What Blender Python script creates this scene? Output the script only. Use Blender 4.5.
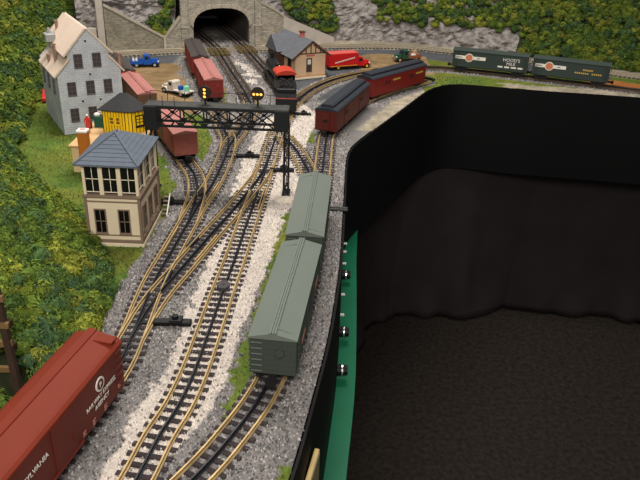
import bpy, bmesh, math, random
import numpy as np
from mathutils import Vector, Matrix
random.seed(7); rng = np.random.default_rng(7)
for o in list(bpy.data.objects): bpy.data.objects.remove(o, do_unlink=True)
scene = bpy.context.scene
C = scene.collection

# ------------------------------------------------------------------ camera
F, TH, RO, CH = 700.458, 0.473122, 0.0391994, 0.553975
fw = Vector((0, math.cos(TH), -math.sin(TH))); r0 = Vector((1, 0, 0)); u0 = r0.cross(fw)
rv = math.cos(RO)*r0 + math.sin(RO)*u0; uv = -math.sin(RO)*r0 + math.cos(RO)*u0
cd = bpy.data.cameras.new('camera'); cam = bpy.data.objects.new('camera', cd); C.objects.link(cam)
cd.sensor_fit = 'HORIZONTAL'; cd.sensor_width = 36; cd.lens = F/640*36; cd.clip_start = .02; cd.clip_end = 50
M3 = Matrix((rv, uv, -fw)).transposed()
cam.matrix_world = Matrix.Translation((0, 0, CH)) @ M3.to_4x4()
scene.camera = cam
# ------------------------------------------------------------------ light
w = bpy.data.worlds.new('room'); scene.world = w; w.use_nodes = True
w.node_tree.nodes['Background'].inputs[0].default_value = (1, .96, .92, 1)
w.node_tree.nodes['Background'].inputs[1].default_value = .28
def area(name, loc, sx, sy, power, col=(1, .95, .88), target=None):
    l = bpy.data.lights.new(name, 'AREA'); l.shape = 'RECTANGLE'; l.size = sx; l.size_y = sy; l.energy = power; l.color = col
    o = bpy.data.objects.new(name, l); C.objects.link(o); o.location = loc
    if target: o.rotation_euler = (Vector(target)-Vector(loc)).to_track_quat('-Z', 'Y').to_euler()
    return o
area('overhead_or_added_fill_light', (-.25, 1.85, 1.75), 1.0, .6, 40)
area('overhead_or_added_fill_light', (-.05, -.75, 1.45), 1.0, .6, 37, target=(-.15, 1.3, 0))  # added front fill, behind the camera and tilted to brighten camera-facing sides
vs = scene.view_settings
vs.view_transform = 'Standard'; vs.look = 'None'; vs.exposure = 0.0; vs.gamma = 1; vs.use_curve_mapping = False

# ------------------------------------------------------------------ materials
def lin(c): return tuple((x/255/12.92 if x/255 <= .04045 else ((x/255+.055)/1.055)**2.4) for x in c)
MATS = {}
def mat(name, rgb, rough=.6, var=.0, scale=60, bump=0., bscale=None, metal=0., emit=0., spec=.3, attr=None, rgb2=None):
    if name in MATS: return MATS[name]
    m = bpy.data.materials.new(name); m.use_nodes = True; nt = m.node_tree; b = nt.nodes['Principled BSDF']
    c = lin(rgb); b.inputs['Base Color'].default_value = (*c, 1); b.inputs['Roughness'].default_value = rough
    b.inputs['Metallic'].default_value = metal; b.inputs['Specular IOR Level'].default_value = spec
    tc = nt.nodes.new('ShaderNodeTexCoord')
    src = None
    if attr:
        a = nt.nodes.new('ShaderNodeAttribute'); a.attribute_name = attr; src = a.outputs['Color']
    if var or rgb2:
        n = nt.nodes.new('ShaderNodeTexNoise'); n.inputs['Scale'].default_value = scale; n.inputs['Detail'].default_value = 6
        nt.links.new(tc.outputs['Object'], n.inputs['Vector'])
        if rgb2:
            rp = nt.nodes.new('ShaderNodeValToRGB'); rp.color_ramp.elements[0].position = .35; rp.color_ramp.elements[1].position = .65
            rp.color_ramp.elements[0].color = (*c, 1); rp.color_ramp.elements[1].color = (*lin(rgb2), 1)
            nt.links.new(n.outputs['Fac'], rp.inputs['Fac']); nt.links.new(rp.outputs['Color'], b.inputs['Base Color'])
        else:
            mr = nt.nodes.new('ShaderNodeMapRange'); mr.inputs[1].default_value = .25; mr.inputs[2].default_value = .75
            mr.inputs[3].default_value = 1-var; mr.inputs[4].default_value = 1+var
            nt.links.new(n.outputs['Fac'], mr.inputs[0])
            mx = nt.nodes.new('ShaderNodeVectorMath'); mx.operation = 'MULTIPLY'
            if src: nt.links.new(src, mx.inputs[0])
            else: mx.inputs[0].default_value = c
            nt.links.new(mr.outputs[0], mx.inputs[1]); nt.links.new(mx.outputs[0], b.inputs['Base Color'])
    elif src: nt.links.new(src, b.inputs['Base Color'])
    if bump:
        n2 = nt.nodes.new('ShaderNodeTexNoise'); n2.inputs['Scale'].default_value = bscale or scale*3; n2.inputs['Detail'].default_value = 4
        nt.links.new(tc.outputs['Object'], n2.inputs['Vector'])
        bp = nt.nodes.new('ShaderNodeBump'); bp.inputs['Strength'].default_value = bump; bp.inputs['Distance'].default_value = .003
        nt.links.new(n2.outputs['Fac'], bp.inputs['Height']); nt.links.new(bp.outputs[0], b.inputs['Normal'])
    if emit:
        b.inputs['Emission Color'].default_value = (*c, 1); b.inputs['Emission Strength'].default_value = emit
    MATS[name] = m; return m
def masonry(name, rgb, mortar, bw, bh, var=.25, plane='XZ', off=.5):
    if name in MATS: return MATS[name]
    m = mat(name, rgb, .85); nt = m.node_tree; b = nt.nodes['Principled BSDF']
    tc = nt.nodes.new('ShaderNodeTexCoord'); sp = nt.nodes.new('ShaderNodeSeparateXYZ'); cb = nt.nodes.new('ShaderNodeCombineXYZ')
    nt.links.new(tc.outputs['Object'], sp.inputs[0])
    nt.links.new(sp.outputs[plane[0]], cb.inputs[0]); nt.links.new(sp.outputs[plane[1]], cb.inputs[1])
    br = nt.nodes.new('ShaderNodeTexBrick'); br.offset = off
    br.inputs['Scale'].default_value = 1; br.inputs['Brick Width'].default_value = bw; br.inputs['Row Height'].default_value = bh
    br.inputs['Mortar Size'].default_value = bh*.09
    c = np.array(lin(rgb)); br.inputs['Color1'].default_value = (*(c*(1+var)), 1); br.inputs['Color2'].default_value = (*(c*(1-var)), 1)
    br.inputs['Mortar'].default_value = (*lin(mortar), 1)
    nt.links.new(cb.outputs[0], br.inputs['Vector'])
    n = nt.nodes.new('ShaderNodeTexNoise'); n.inputs['Scale'].default_value = 25; n.inputs['Detail'].default_value = 8
    nt.links.new(tc.outputs['Object'], n.inputs['Vector'])
    mr = nt.nodes.new('ShaderNodeMapRange'); mr.inputs[3].default_value = .6; mr.inputs[4].default_value = 1.35
    nt.links.new(n.outputs['Fac'], mr.inputs[0])
    mx = nt.nodes.new('ShaderNodeVectorMath'); mx.operation = 'MULTIPLY'
    nt.links.new(br.outputs['Color'], mx.inputs[0]); nt.links.new(mr.outputs[0], mx.inputs[1]); nt.links.new(mx.outputs[0], b.inputs['Base Color'])
    bp = nt.nodes.new('ShaderNodeBump'); bp.inputs['Strength'].default_value = .5; bp.inputs['Distance'].default_value = .001; bp.invert = True
    nt.links.new(br.outputs['Fac'], bp.inputs['Height']); nt.links.new(bp.outputs[0], b.inputs['Normal'])
    return m

# ------------------------------------------------------------------ mesh helpers
class MB:
    def __init__(s): s.v = []; s.f = []
    def add(s, vs_, fs):
        o = len(s.v); s.v += [tuple(p) for p in vs_]; s.f += [tuple(i+o for i in f) for f in fs]; return s
    def box(s, x0, x1, y0, y1, z0, z1, m=None):
        p = [Vector((x, y, z)) for z in (z0, z1) for y in (y0, y1) for x in (x0, x1)]
        if m is not None: p = [m @ q for q in p]
        return s.add(p, [(0, 2, 3, 1), (4, 5, 7, 6), (0, 1, 5, 4), (2, 6, 7, 3), (0, 4, 6, 2), (1, 3, 7, 5)])
    def cbox(s, x0, x1, y0, y1, z0, z1, c=.001):      # box with chamfered edges
        bm = bmesh.new(); bmesh.ops.create_cube(bm, size=1)
        for v in bm.verts: v.co = Vector(((x0+x1)/2+v.co.x*(x1-x0), (y0+y1)/2+v.co.y*(y1-y0), (z0+z1)/2+v.co.z*(z1-z0)))
        bmesh.ops.bevel(bm, geom=bm.edges[:], offset=c, segments=1, affect='EDGES')
        bm.verts.index_update()
        s.add([v.co.copy() for v in bm.verts], [tuple(v.index for v in f.verts) for f in bm.faces]); bm.free(); return s
    def bar(s, a, b, wx, wz=None, up=(0, 0, 1)):
        a, b = Vector(a), Vector(b); wz = wz or wx; d = (b-a).normalized(); up = Vector(up)
        if abs(d.dot(up)) > .95: up = Vector((1, 0, 0))
        x = d.cross(up).normalized()*wx/2; z = x.cross(d).normalized()*wz/2
        p = [q+i*x+j*z for q in (a, b) for (i, j) in ((-1, -1), (1, -1), (1, 1), (-1, 1))]
        return s.add(p, [(3, 2, 1, 0), (4, 5, 6, 7), (0, 1, 5, 4), (1, 2, 6, 5), (2, 3, 7, 6), (3, 0, 4, 7)])
    def cyl(s, a, b, r, r2=None, n=12):
        a, b = Vector(a), Vector(b); r2 = r if r2 is None else r2; d = (b-a).normalized()
        x = d.orthogonal().normalized(); y = d.cross(x)
        p = [a+r*(math.cos(t)*x+math.sin(t)*y) for t in [2*math.pi*i/n for i in range(n)]] + [b+r2*(math.cos(t)*x+math.sin(t)*y) for t in [2*math.pi*i/n for i in range(n)]]
        return s.add(p, [tuple(range(n-1, -1, -1)), tuple(range(n, 2*n))]+[(i, (i+1) % n, n+(i+1) % n, n+i) for i in range(n)])
    def prism_y(s, poly, y0, y1):                      # poly in (x,z), extruded along y
        n = len(poly); p = [(x, y0, z) for x, z in poly]+[(x, y1, z) for x, z in poly]
        return s.add(p, [tuple(range(n)), tuple(range(2*n-1, n-1, -1))]+[(i, n+i, n+(i+1) % n, (i+1) % n) for i in range(n)])
    def prism_x(s, poly, x0, x1):                      # poly in (y,z), extruded along x
        n = len(poly); p = [(x0, y, z) for y, z in poly]+[(x1, y, z) for y, z in poly]
        return s.add(p, [tuple(range(n-1, -1, -1)), tuple(range(n, 2*n))]+[(i, (i+1) % n, n+(i+1) % n, n+i) for i in range(n)])
    def prism_z(s, poly, z0, z1):
        n = len(poly); p = [(x, y, z0) for x, y in poly]+[(x, y, z1) for x, y in poly]
        return s.add(p, [tuple(range(n-1, -1, -1)), tuple(range(n, 2*n))]+[(i, (i+1) % n, n+(i+1) % n, n+i) for i in range(n)])
    def ball(s, c, rx, ry=None, rz=None, n=10, k=6):
        ry = ry or rx; rz = rz or rx; p = [(c[0], c[1], c[2]-rz)]
        for i in range(1, k):
            a = -math.pi/2+math.pi*i/k
            for j in range(n):
                t = 2*math.pi*j/n; p.append((c[0]+rx*math.cos(a)*math.cos(t), c[1]+ry*math.cos(a)*math.sin(t), c[2]+rz*math.sin(a)))
        p.append((c[0], c[1], c[2]+rz)); f = []
        for j in range(n):
            f.append((0, 1+(j+1) % n, 1+j)); f.append((len(p)-1, 1+(k-2)*n+j, 1+(k-2)*n+(j+1) % n))
            for i in range(k-2): f.append((1+i*n+j, 1+i*n+(j+1) % n, 1+(i+1)*n+(j+1) % n, 1+(i+1)*n+j))
        return s.add(p, f)
    def mesh(s, name, m, smooth=False):
        me = bpy.data.meshes.new(name); me.from_pydata(s.v, [], s.f); me.update()
        bm = bmesh.new(); bm.from_mesh(me); bmesh.ops.recalc_face_normals(bm, faces=bm.faces); bm.to_mesh(me); bm.free()
        if m: me.materials.append(m)
        if smooth:
            for p in me.polygons: p.use_smooth = True
        return me
    def build(s, name, m, parent=None, smooth=False):
        return link(name, s.mesh(name, m, smooth), parent)
def link(name, me, parent=None, loc=None, rz=None):
    o = bpy.data.objects.new(name, me); C.objects.link(o)
    if parent: o.parent = parent
    if loc is not None: o.location = loc
    if rz is not None: o.rotation_euler = (0, 0, rz)
    return o
def tag(o, label, cat, group=None):
    o['label'] = label; o['category'] = cat
    if group: o['group'] = group
    return o
def thing(name, label, cat, loc=(0, 0, 0), rz=0, group=None):
    o = bpy.data.objects.new(name, None); C.objects.link(o); o.empty_display_size = .02
    o.location = loc; o.rotation_euler = (0, 0, rz); return tag(o, label, cat, group)
def struct(o): o['kind'] = 'structure'; return o
def text(s, size, m, parent, origin, right, up, align='LEFT', depth=.0002, name='lettering'):
    cu = bpy.data.curves.new('t', 'FONT'); cu.body = s; cu.size = size; cu.extrude = depth; cu.align_x = align; cu.resolution_u = 2
    t = bpy.data.objects.new('t', cu); C.objects.link(t); bpy.context.view_layer.update()
    me = bpy.data.meshes.new_from_object(t.evaluated_get(bpy.context.evaluated_depsgraph_get()))
    bpy.data.objects.remove(t, do_unlink=True); bpy.data.curves.remove(cu)
    r, u = Vector(right).normalized(), Vector(up).normalized(); n = r.cross(u)
    me.transform(Matrix.Translation(origin) @ Matrix((r, u, n)).transposed().to_4x4())
    me.name = name; me.materials.clear(); me.materials.append(m)
    return link(name, me, parent)
def spline(pts, step):                                # catmull-rom, resampled by arc length
    P = [Vector((p[0], p[1])) for p in pts]; P = [2*P[0]-P[1]]+P+[2*P[-1]-P[-2]]; out = []
    for i in range(1, len(P)-2):
        a, b, c, d = P[i-1:i+3]
        for k in range(24):
            t = k/24; out.append(.5*((2*b)+(c-a)*t+(2*a-5*b+4*c-d)*t*t+(3*b-a-3*c+d)*t**3))
    out.append(P[-2]); A = np.array([tuple(p) for p in out])
    L = np.r_[0, np.cumsum(np.linalg.norm(np.diff(A, axis=0), axis=1))]; n = max(2, int(round(L[-1]/step))+1)
    q = np.linspace(0, L[-1], n); R = np.c_[np.interp(q, L, A[:, 0]), np.interp(q, L, A[:, 1])]
    for _ in range(3): R[1:-1] = .25*R[:-2]+.5*R[1:-1]+.25*R[2:]
    return R
def normals(R):
    T = np.gradient(R, axis=0); T /= np.linalg.norm(T, axis=1)[:, None]; return T, np.c_[T[:, 1], -T[:, 0]]
def sweep(R, off, prof):                              # prof: (across,z) polygon
    T, N = normals(R); n = len(prof); v = []; f = []
    for i in range(len(R)):
        for (a, z) in prof: q = R[i]+N[i]*(off+a); v.append((q[0], q[1], z))
    for i in range(len(R)-1):
        for j in range(n): f.append((i*n+j, i*n+(j+1) % n, (i+1)*n+(j+1) % n, (i+1)*n+j))
    f += [tuple(range(n-1, -1, -1)), tuple((len(R)-1)*n+k for k in range(n))]
    b = MB(); b.v = v; b.f = f; return b
# value noise
_g = rng.random((64, 64))
def vnoise(x, y):
    xi = np.floor(x).astype(int); yi = np.floor(y).astype(int); fx = x-xi; fy = y-yi; fx = fx*fx*(3-2*fx); fy = fy*fy*(3-2*fy)
    g = lambda a, b: _g[a % 64, b % 64]
    return (g(xi, yi)*(1-fx)+g(xi+1, yi)*fx)*(1-fy)+(g(xi, yi+1)*(1-fx)+g(xi+1, yi+1)*fx)*fy
def fbm(x, y, o=4):
    r = 0; a = .5
    for k in range(o): r = r+a*vnoise(x*2**k+17*k, y*2**k+5*k); a /= 2
    return r/(1-.5**o)
def setcol(me, cols, name='col'):
    a = me.color_attributes.new(name, 'FLOAT_COLOR', 'POINT'); a.data.foreach_set('color', np.c_[cols, np.ones(len(cols))].astype(np.float32).ravel())

# ------------------------------------------------------------------ layout plan (metres, layout surface at z = 0)
FLOOR = -.87
TR = dict(
 main=[(-.20, .40), (-.178, .519), (-.169, .583), (-.158, .632), (-.151, .691), (-.147, .772), (-.142, .898), (-.137, .998), (-.132, 1.138), (-.128, 1.228), (-.123, 1.374), (-.118, 1.551), (-.113, 1.67), (-.100, 1.80), (-.110, 1.93), (-.138, 2.05), (-.2, 2.265), (-.339, 2.693), (-.434, 2.937), (-.50, 3.1)],
 left=[(-.312, .38), (-.281, .516), (-.259, .62), (-.247, .70), (-.246, .764), (-.249, .907), (-.243, 1.01), (-.236, 1.125), (-.230, 1.213), (-.221, 1.30), (-.217, 1.417), (-.217, 1.528), (-.208, 1.62), (-.2, 1.70), (-.196, 1.80), (-.215, 1.92), (-.3, 2.215), (-.408, 2.572), (-.517, 2.834), (-.60, 3.03)],
 cross=[(-.246, .76), (-.2405, .83), (-.231, .89), (-.216, .955), (-.184, 1.097), (-.165, 1.175), (-.145, 1.27), (-.128, 1.365), (-.1215, 1.46)],
 siding=[(-.237, 1.12), (-.2405, 1.20), (-.246, 1.27), (-.263, 1.342), (-.297, 1.42), (-.348, 1.54), (-.40, 1.635), (-.445, 1.715), (-.53, 1.88), (-.565, 1.95), (-.64, 2.11), (-.68, 2.2)],
 right=[(-.19, .405), (-.122, .522), (-.092, .583), (-.062, .663), (-.042, .762), (-.028, .875), (-.017, 1.032), (-.007, 1.24), (.0, 1.428), (.003, 1.545), (.01, 1.65), (.045, 1.77), (.1, 1.93), (.19, 2.065), (.283, 2.168), (.318, 2.203)],
 loop=[(-.113, 1.68), (-.105, 1.78), (-.08, 1.92), (-.032, 2.07), (.04, 2.192), (.149, 2.301), (.27, 2.365), (.36, 2.385), (.432, 2.376), (.55, 2.343), (.67, 2.30), (.79, 2.255), (.899, 2.214), (1.08, 2.15), (1.35, 2.06)],
 link=[(-.112, 1.70), (-.1, 1.62), (-.066, 1.53), (-.033, 1.405), (-.013, 1.30), (-.008, 1.22)],
 spur=[(-.217, 1.49), (-.226, 1.58), (-.25, 1.662), (-.302, 1.855), (-.371, 2.09), (-.42, 2.24), (-.462, 2.40)],
 trolley=[(-1.0, 2.28), (-.75, 2.385), (-.521, 2.495), (-.102, 2.629), (.1, 2.69), (.277, 2.715), (.42, 2.68), (.7, 2.56), (.974, 2.42), (1.35, 2.22)])
DENS = {k: spline(v, .005) for k, v in TR.items()}
EDGE = spline([(-.06, .38), (-.023, .533), (-.009, .617), (.014, .774), (.025, .888), (.034, 1.013), (.043, 1.258), (.051, 1.47), (.064, 1.565), (.114, 1.686), (.207, 1.888), (.28, 2.051), (.319, 2.13), (.355, 2.172), (.407, 2.204), (.485, 2.197), (.666, 2.164), (.846, 2.144), (1.0, 2.122), (1.4, 2.06)], .02)
FOL = np.array([(-.31, .3), (-.325, .55), (-.315, .62), (-.305, .70), (-.30, .79), (-.305, .892), (-.335, .967), (-.392, 1.06), (-.445, 1.144), (-.549, 1.249), (-.684, 1.45), (-.727, 1.597), (-.786, 1.847), (-.835, 2.054), (-.86, 2.4), (-.86, 3.2)])
def folx(y): return np.interp(y, FOL[:, 1], FOL[:, 0])
BO = Vector((-.39, 2.63)); BU = Vector((.937, .35)); BN = Vector((-.35, .937))      # portal frame
def bp(s, n=0): return BO+BU*s+BN*n
WALL = [tuple(bp(-.50)), tuple(bp(0)), tuple(bp(.42)), (.16, 2.80), (.30, 2.795), (.45, 2.745), (.75, 2.625), (1.05, 2.47), (1.45, 2.26)]
WR = spline(WALL, .008)
def pathdist(P, R):                                    # nearest distance of many points to a polyline (chunked)
    out = np.full(len(P), 9.); S = R[::4].astype(np.float32); P = P.astype(np.float32)
    for i in range(0, len(P), 20000):
        Q = P[i:i+20000]; d = (Q[:, :1]-S[None, :, 0])**2; d += (Q[:, 1:]-S[None, :, 1])**2; out[i:i+20000] = np.sqrt(d.min(1))
    return out
def inside_edge(P):                                    # signed: positive on the layout side of EDGE
    out = np.empty(len(P)); T, N = normals(EDGE)
    for i in range(0, len(P), 20000):
        Q = P[i:i+20000]; d = (Q[:, :1]-EDGE[None, :, 0])**2; d += (Q[:, 1:]-EDGE[None, :, 1])**2; k = d.argmin(1)
        out[i:i+20000] = -((P[i:i+20000]-EDGE[k])*N[k]).sum(1)
    return out
def regions(P):
    """colour class of the layout surface: 0 grass 1 grey ballast 2 pale ballast 3 asphalt 4 dirt 5 orange dirt"""
    x, y = P[:, 0], P[:, 1]; n = fbm(x*30, y*30)-.5; n2 = fbm(x*90, y*90, 3)-.5
    cls = np.zeros(len(P), int)
    D = {k: pathdist(P, R) for k, R in DENS.items()}
    tr = pathdist(P, DENS['trolley'])
    sideT = np.interp(x, DENS['trolley'][:, 0], DENS['trolley'][:, 1])-y            # >0: in front of the trolley line
    cls[(y > 1.78) & (x > -.62) & (x < -.20) & (sideT > .1)] = 4
    cls[(y > 1.95) & (x >= -.12) & (sideT > .03) & (x < .30)] = 3
    cls[(sideT > .03+.01*n) & (sideT < .165+.03*n) & (x < .95)] = 3
    cls[(x > .12+.2*n) & (x < .36) & (sideT > .11) & (y > 2.30)] = 4
    cls[(x > .86) & (sideT > .1)] = 5
    cls[sideT <= .03+.01*n] = 6
    main = np.minimum.reduce([D[k] for k in ('main', 'left', 'cross', 'right', 'spur', 'link')])
    g = (main < .052+.03*n) | (D['siding'] < .042+.03*n) | (D['loop'] < .042+.015*n)
    ax = np.interp(y, DENS['main'][:, 1], DENS['main'][:, 0]); bx = np.interp(y, DENS['left'][:, 1], DENS['left'][:, 0]); dx = np.interp(y, DENS['right'][:, 1], DENS['right'][:, 0])
    g |= (x > bx) & (x < ax) & (y < 2.7)
    g |= (x > ax) & (x < dx+.2) & (y < 1.95) & (inside_edge(P) > -.02)
    g |= (D['right'] < .07)
    cls[g] = 1
    lft = np.interp(y, [.4, 1.0, 1.15, 1.3, 1.5, 1.75, 1.95, 2.05], [-.042, -.040, -.036, -.050, -.055, -.045, .01, .02])
    rgt = np.interp(y, [.4, .7, .9, 1.2, 1.25, 1.5, 1.8, 1.95, 2.05], [.035, .042, .052, .07, .095, .085, .09, .02, .0])
    pale = (x-ax > lft+.03*n+.02*n2) & (x-ax < rgt+.02*n) & (y < 2.0) & (D['right'] > .045) & (D['left'] > .03)
    cls[pale] = 2
    gs = (dx-x > .026+.01*n) & (dx-x < np.interp(y, [.62, .7, .8, 1.0, 1.19], [.030, .052, .062, .062, .058])+.022*n2+.01*n) & (y > .62) & (y < 1.19); cls[gs] = 0
    cls[(D['right'] > .028+.02*n) & (x < dx) & (y > 1.58) & (y < 1.66) & (D['right'] < .045)] = 0
    cls[(D['siding'] > .034) & (x < bx-.045+.02*n) & (y > 1.40) & (y < 1.78) & (x > bx-.14) & (D['spur'] > .035)] = 0
    cls[(D['spur'] > .03+.01*n) & (D['left'] > .06+.03*n) & (x > -.34) & (x < bx) & (y > 1.80) & (y < 2.02)] = 0
    ed = inside_edge(P)
    cls[(ed < .06+.03*n) & (x > .30) & (D['right'] > .03) & (D['loop'] > .03)] = 6
    cls[(ed < .09+.03*n) & (x > .30) & (x < .56+.2*n) & (D['right'] > .03) & (D['loop'] > .032)] = 0
    cls[(ed < .012+.02*n) & (y < .555)] = 0
    cls[(ed < .045+.04*n) & (y > 1.70) & (x < .3) & (D['right'] > .055)] = 6
    cls[(y > 2.02) & (y < 2.42+.3*n) & (x > bx+.045+.1*n) & (x < ax-.05-.1*n)] = 2
    return cls
PAL = {0: (98, 112, 52), 1: (124, 120, 118), 2: (190, 180, 171), 3: (86, 88, 92), 4: (140, 116, 84), 5: (176, 110, 62), 6: (160, 150, 132)}
PALn = np.array([lin(PAL[k]) for k in range(7)])

# ------------------------------------------------------------------ room shell
m_carpet = mat('black_carpet', (45, 40, 36), .98, .45, 70, 1., 260, spec=.05)
m_wall = mat('room_wall', (120, 122, 126), .9, .05, 5)
b = MB().box(-2.2, 3.2, -1.2, 3.75, FLOOR-.05, FLOOR); struct(b.build('floor', m_carpet))
struct(MB().box(-2.2, 3.2, 3.7, 3.78, FLOOR, 1.9).build('wall_back', m_wall))
struct(MB().box(-1.75, -1.68, -1.2, 3.7, FLOOR, 1.9).build('wall_left', m_wall))

# ------------------------------------------------------------------ layout ground (fine grid, coloured by region)
def build_ground():
    xs = np.r_[np.arange(-1.66, -.46, .02), np.arange(-.46, .36, .005), np.arange(.36, 1.42, .012)]
    ys = np.r_[np.arange(.38, 1.5, .005), np.arange(1.5, 2.2, .008), np.arange(2.2, 3.2, .011)]
    X, Y = np.meshgrid(xs, ys); P = np.c_[X.ravel(), Y.ravel()]; cls = regions(P)
    ed = inside_edge(P)
    base = PALn[cls]; n = fbm(P[:, 0]*55, P[:, 1]*55)
    n3 = fbm(P[:, 0]*14+9, P[:, 1]*14, 3)
    mul = np.where(np.isin(cls, (0, 4, 6)), .55+.9*n, .8+.4*n)*(.75+.5*n3); col = base*mul[:, None]
    gr = cls == 0; col[gr, 0] *= (.65+.8*n3[gr]); col[gr, 2] *= .8
    bal = np.isin(cls, (1, 2)); z = np.where(bal, .0005, -.0015)+.0012*(fbm(P[:, 0]*120, P[:, 1]*120, 2)-.5)
    ny, nx = X.shape; idx = np.arange(ny*nx).reshape(ny, nx)
    keep = (ed > -.004)
    # vertices just outside the rim snap onto it so that the table edge is clean
    T, N = normals(EDGE); near = np.where((ed < .003) & (ed > -.03))[0]
    for i in near:
        k = ((EDGE-P[i])**2).sum(1).argmin(); dn = ((P[i]-EDGE[k])*N[k]).sum(); P[i] -= N[k]*(dn+.0005)
    keep = (ed > -.0075)
    q = np.c_[idx[:-1, :-1].ravel(), idx[:-1, 1:].ravel(), idx[1:, 1:].ravel(), idx[1:, :-1].ravel()]
    q = q[keep[q].all(1)]
    used = np.unique(q); mp = -np.ones(ny*nx, int); mp[used] = np.arange(len(used)); q = mp[q]
    V = np.c_[P[used], z[used]]
    me = bpy.data.meshes.new('ground'); me.vertices.add(len(V)); me.vertices.foreach_set('co', V.astype(np.float32).ravel())
    me.loops.add(q.size); me.loops.foreach_set('vertex_index', q.ravel().astype(np.int32))
    me.polygons.add(len(q)); me.polygons.foreach_set('loop_start', np.arange(0, q.size, 4, dtype=np.int32))
    me.update(calc_edges=True); setcol(me, np.clip(col[used], 0, 1))
    me.materials.append(mat('scenery_ground', (128, 128, 128), .95, .35, 420, .6, 500, spec=.1, attr='col'))
    return struct(link('ground', me))
build_ground()

def grains(name, n, box, classes, size, z, hue, matname, parent=None, dens=None):
    P = np.c_[rng.uniform(box[0], box[1], n), rng.uniform(box[2], box[3], n)]
    cls = regions(P); ok = np.isin(cls, classes) & (inside_edge(P) > .0015) & (P[:, 0] > folx(P[:, 1])-.05)
    P = P[ok]; cls = cls[ok]; n = len(P)
    if n == 0: return
    s = size*rng.uniform(.6, 1.35, n)*(1+.25*np.clip(P[:, 1]-1, 0, 2)); a = rng.uniform(0, 6.28, n)
    tmpl = np.array([(1, 0, 0), (0, .8, 0), (-.9, .1, 0), (.1, -.85, 0), (.15, .1, .95)])
    fc = np.array([(0, 1, 4), (1, 2, 4), (2, 3, 4), (3, 0, 4)])
    V = np.repeat(tmpl[None], n, 0)+rng.uniform(-.28, .28, (n, 5, 3))*np.array([1, 1, .8]); V[:, :4, 2] -= .3
    V *= s[:, None, None]*.5; c, sn = np.cos(a)[:, None], np.sin(a)[:, None]
    X = V[:, :, 0]*c-V[:, :, 1]*sn+P[:, 0, None]; Y = V[:, :, 0]*sn+V[:, :, 1]*c+P[:, 1, None]; Z = V[:, :, 2]*1.2+z
    co = np.stack([X, Y, Z], 2).reshape(-1, 3)
    fi = (fc[None]+np.arange(n)[:, None, None]*5).reshape(-1, 3)
    col = hue(cls, n, P); col = np.repeat(col, 5, 0)
    me = bpy.data.meshes.new(name); me.vertices.add(len(co)); me.vertices.foreach_set('co', co.astype(np.float32).ravel())
    me.loops.add(fi.size); me.loops.foreach_set('vertex_index', fi.ravel().astype(np.int32))
    me.polygons.add(len(fi)); me.polygons.foreach_set('loop_start', np.arange(0, fi.size, 3, dtype=np.int32))
    me.update(calc_edges=True); setcol(me, np.clip(col, 0, 1)); me.materials.append(mat(matname, (128, 128, 128), .9, attr='col', spec=.15))
    o = link(name, me, parent); o['kind'] = 'stuff'; return o
def hue_grey(cls, n, P):
    c = PALn[cls]*rng.choice([.35, .6, .85, 1.1, 1.45, 2.0], n, p=[.2, .2, .18, .18, .15, .09])[:, None]; c[:, 0] *= rng.uniform(.94, 1.08, n); return c
def hue_pale(cls, n, P):
    c = PALn[cls]*rng.choice([.4, .75, .95, 1.15, 1.35], n, p=[.08, .2, .27, .27, .18])[:, None]; return c
def hue_grass(cls, n, P):
    c = PALn[cls]*rng.uniform(.4, 1.3, n)[:, None]; c[:, 0] *= .55+.8*fbm(P[:, 0]*14+9, P[:, 1]*14, 3); return c
o = grains('grey_ballast', 105000, (-.36, .06, .42, 1.9), (1,), .0043, .0002, hue_grey, 'ballast_stone')
tag(o, 'grey stone ballast chips spread around the tracks', 'ballast')
o = grains('pale_ballast', 75000, (-.27, .05, .42, 2.0), (2,), .0042, .0004, hue_pale, 'ballast_stone')
tag(o, 'pale cream ballast chips along the middle track', 'ballast')
o = grains('ballast_dust', 26000, (-.6, 1.1, 1.9, 2.75), (1, 2), .005, .0002, hue_grey, 'ballast_stone')
tag(o, 'grey ballast chips around the distant tracks', 'ballast')
o = grains('grass_turf', 70000, (-.75, .5, .42, 2.3), (0,), .0042, -.001, hue_grass, 'turf_fibre')
tag(o, 'short green turf beside the signal tower and tracks', 'grass')

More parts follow.
